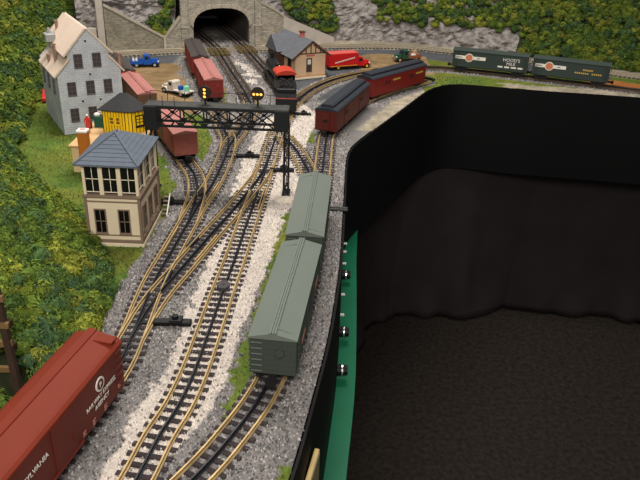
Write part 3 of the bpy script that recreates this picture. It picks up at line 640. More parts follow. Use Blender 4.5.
text('PENNSYLVANIA', .0088, m_let, c, (sx, L*.262, .046), rt, up, 'CENTER')
hb = MB().cyl((sx-.0008, L*.79, .054), (sx+.0002, L*.79, .054), .0085, n=24).build('herald', m_let, c); MB().cyl((sx+.0001, L*.79, .054), (sx+.0005, L*.79, .054), .0062, n=24).build('herald_disc', m_tus2, hb)
text('P', .009, m_let, hb, (sx+.0006, L*.79, .0508), rt, up, 'CENTER', name='herald_letter')
for yy, zz, n in [(.62, .018, 3), (.70, .018, 4), (.80, .018, 4), (.93, .022, 3)]:
    g = MB()
    for k in range(n): g.box(sx-.0006, sx+.0002, L*yy, L*yy+.006-.002*(k % 2), zz-.0022*k+.003, zz-.0022*k+.0036)
    g.build('data_lines', m_pinkl, c)
m_gry = mat('reefer_grey', (104, 112, 104), .6, .05, 20); m_gryb = mat('reefer_grey_body', (62, 68, 61), .65, .07, 20)  # body paint is darker than the roof, with some shadow painted in
def between(a, b): a, b = Vector(a), Vector(b); d = b-a; return a, d.normalized(), d.length
a, d, L = between((-.0505, .674), (-.0265, .915))
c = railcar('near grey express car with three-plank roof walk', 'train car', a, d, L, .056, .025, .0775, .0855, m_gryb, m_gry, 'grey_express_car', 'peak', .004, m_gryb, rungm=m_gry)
m_pinkl = mat('faded_red_lettering', (168, 116, 104), .7)
for k in range(3): MB().box(.028, .0288, L*(.2+.28*k), L*(.2+.28*k)+.03, .03, .036).build('lettering', m_pinkl, c)
a, d, L = between((-.0235, .944), (-.0125, 1.185))
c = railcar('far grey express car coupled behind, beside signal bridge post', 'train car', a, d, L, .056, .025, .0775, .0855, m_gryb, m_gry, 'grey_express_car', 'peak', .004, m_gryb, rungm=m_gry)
m_pass = mat('tuscan_red', (126, 34, 28), .45, .06, 18); m_proof = mat('black_roof', (44, 48, 56), .6, .1, 25); m_pass_d = mat('tuscan_dark', (92, 34, 28), .5, .08, 18)
def passenger(label, a, b, body, gold):
    a, d, L = between(a, b); c = railcar(label, 'train car', a, d, L, .056, .016, .066, .0735, body, m_proof, 'baggage_car', 'round', 0, None, False, False)
    ro = [k for k in c.children if k.name.startswith('roof')][0]
    MB().prism_y([(-.015, .060), (.015, .060), (.015, .0685), (.010, .0715), (-.010, .0715), (-.015, .0685)], .004, L-.004).build('clerestory', m_proof, ro)
    for s in (-1, 1):
        g = MB()
        for k in range(int(L/.014)): g.box(s*.015-.0004, s*.015+.0004, .012+k*.014, .020+k*.014, .0648, .0678)
        g.build('vent_row', m_truck, ro)
        for yy in (.26, .70):
            dd = MB().box(s*.028-.0012, s*.028+.0012, L*yy-.017, L*yy+.017, .012, .05).build('door', body, c)
            for q in (-.009, .004):
                MB().box(s*.0295-.0005, s*.0295+.0002, L*yy+q, L*yy+q+.006, .034, .044).build('pane', m_truck, dd)
        MB().box(s*.028-.0008, s*.028+.0006, 0, L, .054, .0565).build('letter_board', body, c)
        MB().box(s*.028-.0008, s*.028+.0007, 0, L, .0085, .0105).build('sill', body, c)
        if gold:
            for y0 in (.36, .80):
                g = MB()
                for k in range(9): g.box(s*.0284-.0004, s*.0284+.0004, L*y0+k*.0042, L*y0+k*.0042+.003, .040-.001*(k % 2), .0445)
                g.build('gold_lettering', m_gold, c)
    MB().box(-.009, .009, -.004, 0, .010, .05).build('vestibule', body, c); MB().box(-.006, .006, -.0052, -.004, .03, .036).build('end_lamp_board', m_truck, c)
    return c
passenger('dark red baggage car with black clerestory roof, nearer of the pair', (.003, 1.632), (.094, 1.902), m_pass_d, False)
passenger('bright red baggage car with gold lettering, farther of the pair', (.109, 1.962), (.282, 2.166), m_pass, True)
m_milk = mat('milk_car_green', (50, 60, 56), .5, .06, 20); m_milkr = mat('milk_car_roof', (62, 72, 68), .6); m_badge = mat('badge_orange', (196, 120, 84), .6)
def milkcar(label, a, b, first):
    a, d, L = between(a, b); c = railcar(label, 'train car', a, d, L, .054, .0225, .0745, .0795, m_milk, m_milkr, 'milk_car', 'peak', 0, None, True, False)
    # local y runs to the right seen from the aisle; the aisle side is local +x
    sx = .0274
    bd = MB().box(sx-.0006, sx, L*.035, L*.44, .040, .0505).build('white_band', m_let, c)
    MB().cyl((sx-.0004, L*.22, .0452), (sx+.0003, L*.22, .0452), .0135, n=24).build('badge_ring', m_let, bd)
    dk = MB().cyl((sx, L*.22, .0452), (sx+.0006, L*.22, .0452), .0112, n=24).build('badge', m_badge, bd)
    g = MB()
    for k in range(9): g.box(sx-.0002, sx+.0003, L*(.05+.013*k)+(L*.155 if k > 5 else 0)+(L*.045 if k > 5 else 0), L*(.05+.013*k)+.0022+(L*.2 if k > 5 else 0), .0435, .0468)
    g.build('band_lettering', m_milk, bd)
    if first:
        text("HOOD'S", .0145, m_let, c, (sx, L*.78, .0455), (0, 1, 0), (0, 0, 1), 'CENTER', .0003); text('MILK', .0135, m_let, c, (sx, L*.78, .0335), (0, 1, 0), (0, 0, 1), 'CENTER', .0003)
        g = MB()
        for k in range(4): g.box(sx-.0002, sx+.0003, L*(.61+.088*k), L*(.60+.09*k)+.018, .0245, .0295)
        g.build('small_lettering', m_let, c)
    else:
        g = MB()
        for k in range(6): g.box(sx-.0002, sx+.0003, L*.66+k*.0052, L*.66+k*.0052+.0036, .043, .048)
        for k in range(12): g.box(sx-.0002, sx+.0003, L*.56+k*.0062+(.008 if k > 6 else 0), L*.56+k*.0062+.0042+(.008 if k > 6 else 0), .033, .0375)
        g.build('gold_lettering', m_gold, c)
    return c
milkcar('green milk car with white lettering and round badge, left one', (.424, 2.376), (.656, 2.306), True)
milkcar('green milk car with gold lettering and round badge, right one', (.671, 2.300), (.890, 2.2175), False)
m_pk = mat('faded_boxcar', (158, 92, 82), .7, .12, 25); m_pkr = mat('faded_roof', (172, 114, 108), .7, .1, 25); m_br = mat('brown_side', (112, 84, 62), .75, .15, 30); m_dk = mat('dark_roof', (74, 66, 64), .75, .1, 30)
m_or = mat('orange_red', (200, 78, 44), .6); m_pks = mat('red_side', (134, 50, 44), .7, .1, 25)
a, d, L = between((-.2935, 1.418), (-.395, 1.634)); railcar('faded pink boxcar on the siding under the signal bridge', 'train car', a, d, L, .051, .020, .0695, .0755, m_pk, m_pkr, 'faded_boxcar', 'peak', .006, m_br, walk=False)
a, d, L = between((-.443, 1.706), (-.536, 1.892)); railcar('faded pink boxcar parked between grey house and dirt lot', 'train car', a, d, L, .047, .020, .0695, .0755, m_br, m_pkr, 'faded_boxcar', 'peak', .006, m_br)
a, d, L = between((-.551, 1.924), (-.648, 2.12)); railcar('dark roofed boxcar with orange end behind the grey house', 'train car', a, d, L, .047, .020, .0695, .0755, m_or, m_dk, 'dark_boxcar', 'peak', 0, None, endm=m_or)
a, d, L = between((-.302, 1.868), (-.370, 2.09)); railcar('faded pink boxcar on the spur behind the left signal', 'train car', a, d, L, .05, .020, .069, .0755, m_pks, m_pkr, 'faded_boxcar', 'peak', .006, m_pks)
a, d, L = between((-.384, 2.128), (-.452, 2.37)); railcar('dark roofed red boxcar on the spur close to the tunnel', 'train car', a, d, L, .05, .020, .0695, .0755, m_pks, m_dk, 'dark_boxcar', 'peak', .006, m_pks)

# steam engine and tender
m_eng = mat('engine_black', (28, 30, 32), .45, .1, 30); m_cabr = mat('cab_roof_red', (186, 62, 44), .6, .1, 30); m_coal = mat('coal', (34, 32, 32), .8, .4, 200, 1., 300)
def engine():
    R = DENS['main']; k = np.argmin(abs(R[:, 1]-1.768)); a = R[k]; k2 = np.argmin(abs(R[:, 1]-1.925)); b_ = R[k2]
    a_, d, L = between(a, b_); rz = math.atan2(d.y, d.x)-math.pi/2
    t = thing('tender', 'black coal tender coupled behind the steam engine', 'tender', (a[0], a[1], .0086), rz)
    MB().cbox(-.027, .027, 0, L, .010, .043, .001).build('tank', m_eng, t); MB().cbox(-.025, .025, L*.35, L*.98, .043, .055, .002).build('coal_bunker', m_eng, t)
    MB().box(-.027, .027, -.0006, .0004, .0435, .0455).build('red_stripe', mat('stripe_red', (190, 70, 60), .5), t); MB().box(-.006, .006, -.0008, 0, .022, .027).build('number_plate', m_let, t)
    g = MB()
    for i in range(90):
        g.ball((random.uniform(-.019, .019), random.uniform(L*.37, L*.96), random.uniform(.053, .060)), random.uniform(.0025, .0045), n=5, k=3)
    o = g.build('coal_load', m_coal, t); o['kind'] = 'stuff'
    for yy in (.03, L-.03):
        tk = MB().box(-.021, .021, yy-.018, yy+.018, .003, .010).build('truck', m_truck, t)
        for q in (-.011, .011):
            for s in (-1, 1): MB().cyl((s*.0165, yy+q, .0075), (s*.019, yy+q, .0075), .0075, n=14).build('wheel', m_wheel, tk)
    MB().box(-.004, .004, -.014, 0, .005, .010).build('coupler', m_truck, t)
    k3 = np.argmin(abs(R[:, 1]-1.94)); k4 = np.argmin(abs(R[:, 1]-2.18)); a_, d, L = between(R[k3], R[k4]); rz = math.atan2(d.y, d.x)-math.pi/2
    e = thing('steam_locomotive', 'black steam locomotive with red cab roof heading for the tunnel', 'locomotive', (a_[0], a_[1], .0086), rz)
    MB().cyl((0, .055, .042), (0, L-.02, .042), .019, n=20).build('boiler', m_eng, e); MB().cyl((0, L-.02, .042), (0, L-.004, .042), .0185, .0165, n=20).build('smokebox', m_eng, e)
    MB().cyl((0, L-.028, .058), (0, L-.028, .078), .0055, .007, n=12).build('smokestack', m_eng, e)
    for yy in (.085, .125): MB().cyl((0, yy, .055), (0, yy, .064), .0085, n=12).ball((0, yy, .064), .0085, .0085, .005).build('dome', m_eng, e)
    MB().ball((0, .105, .062), .0035).build('bell', m_chrome, e)
    cab = MB().box(-.025, -.0235, 0, .05, .022, .066).box(.0235, .025, 0, .05, .022, .066).box(-.025, .025, .0485, .05, .022, .066).build('cab', m_eng, e)
    MB().box(-.026, -.0236, .012, .035, .045, .06).build('cab_window', m_truck, cab); MB().box(.0236, .026, .012, .035, .045, .06).build('cab_window', m_truck, cab)
    MB().prism_y([((.029)*math.cos(q), .064+.012*math.sin(q)) for q in [math.pi*i/10 for i in range(11)]], -.006, .056).build('cab_roof', m_cabr, e)
    MB().box(-.024, .024, .0, L-.015, .019, .022).build('running_board', m_eng, e); MB().box(-.012, .012, .01, L-.02, .008, .02).build('frame', m_truck, e)
    for yy in (.06, .098, .136):
        for s in (-1, 1):
            w_ = MB().cyl((s*.0165, yy, .014), (s*.0195, yy, .014), .014, n=18).build('driving_wheel', m_truck, e); MB().cyl((s*.0195, yy, .014), (s*.0215, yy, .014), .004, n=8).build('hub', m_wheel, w_)
    for s in (-1, 1):
        MB().bar((s*.022, .06, .011), (s*.022, .136, .011), .0015, .003).bar((s*.0225, .10, .012), (s*.0225, L-.05, .015), .0015, .0025).build('side_rod', m_wheel, e)
        MB().cyl((s*.021, L-.052, .015), (s*.021, L-.024, .015), .0075, n=12).build('cylinder', m_eng, e); MB().cyl((s*.0165, L-.022, .0075), (s*.019, L-.022, .0075), .0075, n=12).build('pilot_wheel', m_truck, e)
    MB().prism_x([(L-.01, .018), (L+.014, .002), (L-.01, .002)], -.02, .02).build('cowcatcher', m_eng, e); MB().cyl((0, L-.004, .062), (0, L+.004, .062), .005, n=12).build('headlamp', m_chrome, e)
engine()

# ------------------------------------------------------------------ signal bridge
m_brg = mat('bridge_black', (26, 28, 30), .6, .1, 60); m_deck = mat('deck_grey', (70, 70, 68), .8, .2, 60); m_amb = mat('amber_lamp', (255, 186, 84), .4, emit=1.6)
sb = thing('signal_bridge', 'black steel truss signal bridge spanning the tracks', 'signal bridge', (-.33, 1.271, 0)); X1 = .259; D0, D1 = -.012, .020
def bpart(n, a, b_, wx, wz=None): MB().bar(a, b_, wx, wz or wx).build(n, m_brg, sb)
for x in (0, X1):
    for yy in (D0, D1):
        for xx in (-.0042, .0042): bpart('post_leg', (x+xx, yy, 0), (x+xx, yy, .136), .0025)
    for k in range(9):
        z0, z1 = .004+.0146*k, .004+.0146*(k+1); s = 1 if k % 2 else -1
        bpart('lacing', (x-.0042, D0*s if s > 0 else D1, z0), (x+.0042, D0 if s > 0 else D1, z1), .0018)
        bpart('lacing', (x, D0, z0), (x, D1, z1), .0018) if k % 2 else bpart('lacing', (x, D1, z0), (x, D0, z1), .0018)
    MB().cbox(x-.008, x+.008, D0-.004, D1+.004, 0, .004, .0005).build('footing', m_brg, sb)
MB().cbox(X1-.023, X1+.004, D0-.004, D1+.004, .134, .174, .001).build('end_box', m_brg, sb); MB().cbox(-.006, .018, D0-.004, D1+.004, .128, .174, .001).build('end_box', m_brg, sb)
for yy in (D0, D1):
    bpart('top_chord', (-.004, yy, .1715), (X1+.002, yy, .1715), .004, .0045); bpart('bottom_chord', (-.004, yy, .1365), (X1+.002, yy, .1365), .004, .004)
    npn = 5; xs = [.018+(X1-.041)*k/npn for k in range(npn+1)]
    for k in range(npn):
        bpart('diagonal', (xs[k], yy, .138), (xs[k+1], yy, .170), .0020); bpart('diagonal', (xs[k], yy, .170), (xs[k+1], yy, .138), .0020)
        MB().prism_y([(xs[k]+.5*(xs[k+1]-xs[k])+dx, .154+dz) for dx, dz in ((-.004, 0), (0, -.003), (.004, 0), (0, .003))], yy-.0015, yy+.0015).build('gusset', m_brg, sb)
        if k: bpart('vertical', (xs[k], yy, .138), (xs[k], yy, .170), .0025); MB().cbox(xs[k]-.006, xs[k]+.006, yy-.0015, yy+.0015, .137, .1435, .0005).build('gusset', m_brg, sb)
for k in range(7): bpart('cross_tie', (X1*k/6, D0, .1365), (X1*k/6, D1, .1365), .0022)
for k in range(4): MB().box(-.004, X1+.004, D0-.001+.0085*k, D0+.0068+.0085*k, .1742, .1755).build('deck_plank', m_deck, sb)
for yy in (D1+.001,):
    for k in range(9): bpart('stanchion', (.0+X1*k/8, yy, .1755), (.0+X1*k/8, yy, .1935), .001)
    bpart('handrail', (0, yy, .1935), (X1, yy, .1935), .001); 
for x in (.03, .052): bpart('ladder_rail', (x, D0-.001, .1755), (x, D0-.001, .193), .001)
def signal(x, z, vert, label):
    B = Vector((x, .006, .1755)); V3 = lambda *p: B+Vector(p)
    hd_ = MB().cyl(V3(0, -.004, z), V3(0, .001, z), .0125, n=24).build('signal_head', m_disc, sb); hd_['label'] = label
    MB().cyl(V3(0, 0, 0), V3(0, 0, z-.008), .0018, n=8).build('mast', m_brg, hd_)
    for k in (-1, 0, 1):
        c_ = (0, z+.0066*k) if vert else (.0066*k, z); MB().cyl(V3(c_[0], -.0058, c_[1]), V3(c_[0], -.004, c_[1]), .0027, n=12).build('lamp', m_amb, hd_)
        q_ = [(c_[0]+.0034*math.cos(q), c_[1]+.0034*math.sin(q)) for q in [math.pi*i/8 for i in range(9)]]+[(c_[0]+.0029*math.cos(q), c_[1]+.0029*math.sin(q)) for q in [math.pi*i/8 for i in range(8, -1, -1)]]
        MB().prism_y([(B.x+a, B.z+c) for a, c in q_], B.y-.0085, B.y-.004).build('hood', m_brg, hd_)
    MB().cbox(B.x-.005, B.x+.005, B.y+.001, B.y+.009, B.z+z-.007, B.z+z+.006, .0008).build('relay_case', m_brg, hd_)
m_disc = mat('signal_disc', (44, 34, 24), .6)
signal(.1060, .023, True, 'signal head with three amber lamps in a vertical row'); signal(.2040, .0245, False, 'signal head with three amber lamps in a horizontal row')
m_plas = mat('white_plaster', (214, 202, 186), .95, .2, 60, .8, 120)
def rockpile(name, x, y, n, r, label, m):
    o = MB()
    bm = bmesh.new(); bmesh.ops.create_icosphere(bm, subdivisions=3, radius=1)
    for v in bm.verts:
        k = 1+.5*(fbm(np.array([v.co.x*2.2+x*50]), np.array([v.co.y*2.2+v.co.z*3]), 3)[0]-.5); v.co = Vector((v.co.x*r*k, v.co.y*r*.75*k, max(v.co.z, -.2)*r*.45*k))
    me = bpy.data.meshes.new(name); bm.to_mesh(me); bm.free(); me.materials.append(m); o = link(name, me, None, (x, y, 0)); return tag(o, label, 'rock')
rockpile('plaster_rock', -.071, 1.243, 6, .020, 'white plaster rock at the foot of the right bridge post', m_plas)

# ------------------------------------------------------------------ windows for the buildings
m_glass = mat('dark_glass', (14, 14, 18), .25, spec=.5)
def window(parent, face, u0, u1, z0, z1, frame_m, cols=2, rows=2, fr=.0018, pane_m=None, depth=.0012, sill=True):
    """face(u, out) -> local xy; a window with its frame, panes and bars set on a wall"""
    def bx(n, a0, a1, b0, b1, o0, o1, m, par):
        p0, p1, p2, p3 = face(a0, o0), face(a1, o0), face(a1, o1), face(a0, o1)
        return MB().prism_z([p0, p1, p2, p3], b0, b1).build(n, m, par)
    wn = bx('window', u0, u1, z0, z1, -.0006, depth*.45, pane_m or m_glass, parent)
    for (a0, a1, b0, b1) in ((u0-fr, u0, z0-fr, z1+fr), (u1, u1+fr, z0-fr, z1+fr), (u0, u1, z1, z1+fr), (u0, u1, z0-fr, z0)): bx('frame', a0, a1, b0, b1, -.0005, depth+.0006, frame_m, wn)
    for i in range(1, cols): c_ = u0+(u1-u0)*i/cols; bx('bar', c_-.0005, c_+.0005, z0, z1, 0, depth, frame_m, wn)
    for i in range(1, rows): c_ = z0+(z1-z0)*i/rows; bx('bar', u0, u1, c_-.0006, c_+.0006, 0, depth, frame_m, wn)
    if sill: bx('sill', u0-fr*1.3, u1+fr*1.3, z0-fr*1.9, z0-fr, -.0005, depth+.0025, frame_m, wn)
    return wn

# ------------------------------------------------------------------ signal tower
m_cream = mat('cream_wall', (222, 206, 176), .75, .05, 30); m_taupe = mat('taupe_trim', (128, 108, 92), .75, .06, 30); m_slate = mat('slate_roof', (96, 104, 116), .8, .12, 70); m_crm2 = mat('cream_trim', (232, 220, 196), .7)
tw = thing('signal_tower', 'cream two-storey signal tower with grey hipped roof', 'tower', (-.383, 1.035, 0)); TWd, TDp = .087, .131
MB().box(0, TWd, 0, TDp, .004, .088).build('lower_wall', m_cream, tw)
MB().cbox(-.003, TWd+.003, -.003, TDp+.003, -.002, .0045, .0006).build('plinth', m_cream, tw); MB().cbox(-.0018, TWd+.0018, -.0018, TDp+.0018, .0045, .0105, .0004).build('base_board', m_taupe, tw)
MB().cbox(-.0012, TWd+.0012, -.0012, TDp+.0012, .0175, .0195, .0003).build('water_table', m_taupe, tw)
MB().cbox(-.0012, TWd+.0012, -.0012, TDp+.0012, .0775, .080, .0003).build('belt_course', m_taupe, tw); MB().cbox(-.004, TWd+.004, -.004, TDp+.004, .0865, .0905, .0006).build('storey_ledge', m_taupe, tw)
for x in (0, TWd):
    for y in (0, TDp): MB().box(x-.0022, x+.0022, y-.0022, y+.0022, .0045, .0865).build('corner_board', m_taupe if (x, y) != (0, TDp) else m_cream, tw)
ff_ = lambda u, o: (u, -o); fr_ = lambda u, o: (TWd+o, u)
window(tw, ff_, .0135, .0295, .0235, .064, m_taupe); window(tw, ff_, .0525, .0685, .0235, .064, m_taupe)
window(tw, fr_, .016, .036, .0235, .064, m_taupe); window(tw, fr_, .056, .076, .0235, .064, m_taupe); window(tw, fr_, .096, .116, .0235, .064, m_taupe)
# upper storey: posts, glazing, sill wall
MB().box(.006, TWd-.006, .006, TDp-.006, .0905, .141).build('upper_room', mat('room_interior', (46, 40, 34), .9), tw)
for x in [0, .0285, .0575, TWd-.0]:
    MB().cbox(x-.0035 if x else -.001, x+.0035 if x < TWd else TWd+.001, -.001, .0065, .0905, .1425, .0004).build('window_post', m_cream, tw)
for y in [.044, .0875, TDp]: MB().cbox(TWd-.0065, TWd+.001, y-.0035 if y < TDp else TDp-.005, y+.0035 if y < TDp else TDp+.001, .0905, .1425, .0004).build('window_post', m_cream, tw)
for k in range(2):
    MB().cbox(-.001, .0065, TDp*(k+1)/2-.004, TDp*(k+1)/2+.001, .0905, .1425, .0004).build('window_post', m_cream, tw)
for (a, b_) in ((.0035, .025), (.032, .054), (.061, TWd-.0035)): window(tw, lambda u, o: (u, .003-o), a, b_, .0955, .1385, m_crm2, 2, 2, .0012, sill=False, depth=.001)
for (a, b_) in ((.008, .0405), (.0475, .084), (.091, TDp-.006)): window(tw, lambda u, o: (TWd-.003+o, u), a, b_, .0955, .1385, m_crm2, 2, 2, .0012, sill=False, depth=.001)
MB().box(-.001, TWd+.001, -.001, TDp+.001, .139, .1445).build('eave_band', m_cream, tw)
ex0, ex1, ey0, ey1 = -.0095, TWd+.006, -.009, TDp+.006; zr0, zr1 = .1445, .180; yc0, yc1 = .050, .062
rf = MB().add([(ex0, ey0, zr0), (ex1, ey0, zr0), (ex1, ey1, zr0), (ex0, ey1, zr0), (TWd/2, yc0, zr1), (TWd/2, yc1, zr1)], [(0, 1, 4), (1, 2, 5, 4), (2, 3, 5), (3, 0, 4, 5), (3, 2, 1, 0)]).box(ex0, ex1, ey0, ey1, zr0-.0025, zr0).build('roof', m_slate, tw)
def roof_courses(parent, A, B, Cc, Dd, n, m):          # thin courses on a roof slope: A-B eave, Cc-Dd top
    A, B, Cc, Dd = map(Vector, (A, B, Cc, Dd)); nn = (B-A).cross(Cc-A).normalized()
    if nn.z < 0: nn = -nn
    for k in range(n):
        t0, t1 = k/n, (k+1)/n; p = [A.lerp(Dd, t0), B.lerp(Cc, t0), B.lerp(Cc, t1), A.lerp(Dd, t1)]; up_ = [p[0]+nn*.0008, p[1]+nn*.0008, p[2]+nn*.0002, p[3]+nn*.0002]
        MB().add(p+up_, [(3, 2, 1, 0), (4, 5, 6, 7), (0, 1, 5, 4), (1, 2, 6, 5), (2, 3, 7, 6), (3, 0, 4, 7)]).build('shingle_course', m, parent)
roof_courses(rf, (ex0, ey0, zr0), (ex1, ey0, zr0), (TWd/2+.0005, yc0, zr1), (TWd/2-.0005, yc0, zr1), 8, m_slate)
roof_courses(rf, (ex1, ey0, zr0), (ex1, ey1, zr0), (TWd/2, yc1, zr1), (TWd/2, yc0, zr1), 8, m_slate)
roof_courses(rf, (ex0, ey1, zr0), (ex0, ey0, zr0), (TWd/2, yc0, zr1), (TWd/2, yc1, zr1), 8, m_slate)
for q in ((ex0, ey0), (ex1, ey0)): MB().bar((q[0], q[1], zr0+.001), (TWd/2, yc0, zr1+.001), .003, .002).build('hip_ridge', m_slate, rf)
MB().bar((TWd/2, yc0, zr1+.001), (TWd/2, yc1, zr1+.001), .003, .002).build('ridge_cap', m_slate, rf)
# stair and landing behind the tower corner
stp = thing('tower_stair', 'small wooden stair with white stringer beside the signal tower', 'stair', (-.291, 1.150, 0))
MB().prism_x([(0, 0), (.006, .0), (.04, .024), (.04, .030)], .009, .0105).build('stringer', m_white, stp)
for k in range(5): MB().box(.0, .009, .0075*k+.002, .0075*k+.010, .0052*k+.003, .0052*k+.0045).build('step', mat('weathered_wood', (112, 98, 84), .9, .2, 60), stp)

# ------------------------------------------------------------------ grey mill house
m_house = masonry('house_siding', (204, 208, 216), (182, 186, 194), .016, .0055, .05); m_hroof = mat('cream_roof', (226, 204, 186), .7, .08, 20); m_hwin = mat('shuttered_pane', (74, 66, 66), .6, .1, 100); m_wframe = mat('house_frame', (104, 96, 98), .7); m_pipe = mat('rusty_pipe', (150, 118, 104), .7, .2, 60)
hrz = math.atan2(.515, .857); hs = thing('mill_house', 'tall grey clapboard mill house with cream stepped roof', 'house', (-.611, 1.574, 0), hrz); HW, HD = .145, .205
MB().prism_y([(0, 0), (HW, 0), (HW, .144), (.1195, .174), (.1195, .190), (.0735, .241), (.0275, .190), (.0275, .172), (0, .142)], 0, HD).build('walls', m_house, hs)
def slope(n, a, b_, th, y0, y1, m, par):
    a, b_ = Vector((a[0], 0, a[1])), Vector((b_[0], 0, b_[1])); nn = Vector((0, 1, 0)).cross(b_-a).normalized(); nn = nn if nn.z > 0 else -nn
    q = [a, b_, b_+nn*th, a+nn*th]; return MB().prism_y([(p.x, p.z) for p in q], y0, y1).build(n, m, par)
slope('main_roof', (.0735, .2405), (.0195, .1810), .004, -.006, HD+.006, m_hroof, hs); slope('main_roof', (.0735, .2405), (.1275, .1810), .004, -.006, HD+.006, m_hroof, hs)
slope('side_roof', (.030, .1745), (-.006, .1360), .0035, -.006, HD-.03, m_hroof, hs); slope('side_roof', (.118, .1765), (.151, .1380), .0035, -.006, HD-.03, m_hroof, hs)
hf = lambda u, o: (u, -o)
for u_, z_ in [(.050, .1695), (.0918, .1695), (.0287, .107), (.071, .107), (.1118, .107), (.0283, .0452), (.07, .0452), (.1118, .0452)]:
    window(hs, hf, u_-.0085, u_+.0085, z_-.0145, z_+.0145, m_wframe, 2, 3, .0012, m_hwin, sill=True)
for u_, z_ in [(.0707, .213), (.0734, .1376), (.0503, .0763), (.091, .0765)]: MB().cyl((u_, -.002, z_), (u_, .001, z_), .0022, n=10).build('wall_anchor', m_truck, hs)
hl = lambda u, o: (-o, u)
for u_ in (.05, .11, .165): window(hs, hl, u_-.0085, u_+.0085, .09, .119, m_wframe, 2, 3, .0012, m_hwin)
for x, y, z0, z1 in [(.012, .06, .15, .196), (.004, .10, .142, .165), (.028, .14, .175, .205), (.044, .17, .2, .228)]:
    MB().cyl((x, y, z0), (x, y, z1), .0035, n=10).cyl((x, y, z1), (x, y, z1+.004), .0048, n=10).build('roof_pipe', m_pipe, hs)
MB().cyl((.148, .012, .145), (.148, .012, .175), .003, n=10).cyl((.148, .012, .175), (.148, .012, .179), .0042, n=10).build('roof_pipe', m_pipe, hs)
MB().cbox(.006, .03, .12, .15, .19, .21, .002).cyl((.018, .135, .21), (.018, .135, .222), .006, .003, n=10).build('roof_ventilator', mat('galvanised', (150, 152, 152), .5, .2, 60), hs)

# loading dock, yellow shed, orange hopper and goods in front of the mill
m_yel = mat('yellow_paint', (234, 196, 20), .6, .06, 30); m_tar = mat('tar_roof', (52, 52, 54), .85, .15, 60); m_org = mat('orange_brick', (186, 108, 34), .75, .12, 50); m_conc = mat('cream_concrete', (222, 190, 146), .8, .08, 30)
dk = thing('loading_dock', 'cream loading dock in front of the grey mill house', 'loading dock', (-.514, 1.345, 0), 0)
MB().cbox(0, .135, 0, .145, 0, .056, .001).build('dock_body', m_conc, dk); MB().cbox(-.004, .138, -.004, .148, .056, .060, .001).build('dock_deck', mat('dock_plank', (206, 170, 122), .8, .1, 50), dk)
MB().box(-.0015, 0, .006, .139, .004, .052).build('shade_panel', m_tar, dk)  # dark sheet painting the shade on the dock's left wall
sh = thing('yellow_shed', 'small yellow shed with black peaked roof on the dock', 'shed', (-.471, 1.433, .060), 0)
FP = [(0, 0), (.049, -.007), (.063, -.005), (.088, .019), (.066, .050), (.012, .050)]; SH_H = .050
MB().prism_z(FP, 0, SH_H).build('walls', m_yel, sh)
m_btr = mat('black_trim', (30, 30, 26), .6); m_yd = mat('dark_yellow_batten', (128, 104, 14), .6); m_bpn = mat('brown_pane', (110, 84, 20), .5)
def wallface(a, b_):
    a, b_ = Vector(a), Vector(b_); d = (b_-a).normalized(); n_ = Vector((d.y, -d.x)); return (lambda u, o: tuple(a+d*u+n_*o)), (b_-a).length
for a, b_, nb in ((FP[0], FP[1], 8), (FP[1], FP[2], 2), (FP[2], FP[3], 4)):
    fc_, Ln = wallface(a, b_)
    for k in range(nb+1):
        u = Ln*k/nb; MB().prism_z([fc_(u-.0007, -.0005), fc_(u+.0007, -.0005), fc_(u+.0007, .0008), fc_(u-.0007, .0008)], 0, SH_H).build('batten', m_btr if k in (0, nb) else m_yd, sh)
f0, L0 = wallface(FP[0], FP[1]); f2, L2 = wallface(FP[2], FP[3])
window(sh, f0, .016, .024, .020, .034, m_yel, 1, 2, .0014, m_bpn); window(sh, f0, .030, .038, .020, .034, m_yel, 1, 2, .0014, m_bpn); window(sh, f2, .010, .026, .016, .036, m_btr, 2, 3, .002, m_yel)
ctr_ = Vector((.043, .022)); ev = [ctr_+(Vector(q)-ctr_)*1.22 for q in FP]; nE = len(ev)
MB().add([(q.x, q.y, SH_H-.002) for q in ev]+[(q.x, q.y, SH_H) for q in ev]+[(.034, .026, .080), (.050, .026, .080)], [tuple(range(nE-1, -1, -1))]+[(i, (i+1) % nE, nE+(i+1) % nE, nE+i) for i in range(nE)]+[(nE, nE+1, 2*nE), (nE+1, nE+2, 2*nE+1, 2*nE), (nE+2, nE+3, 2*nE+1), (nE+3, nE+4, 2*nE+1), (nE+4, nE+5, 2*nE, 2*nE+1), (nE+5, nE, 2*nE)]).build('roof', m_tar, sh)
hp = thing('orange_chimney', 'square orange brick chimney with white cap by the dock', 'chimney', (-.490, 1.321, 0))
MB().cbox(0, .0195, 0, .018, 0, .094, .001).build('shaft', m_org, hp); MB().cbox(-.001, .0205, -.001, .019, .094, .099, .001).build('cap', m_white, hp); MB().box(.005, .0145, .005, .013, .099, .1).build('flue', mat('flue_pink', (206, 150, 140), .7), hp)
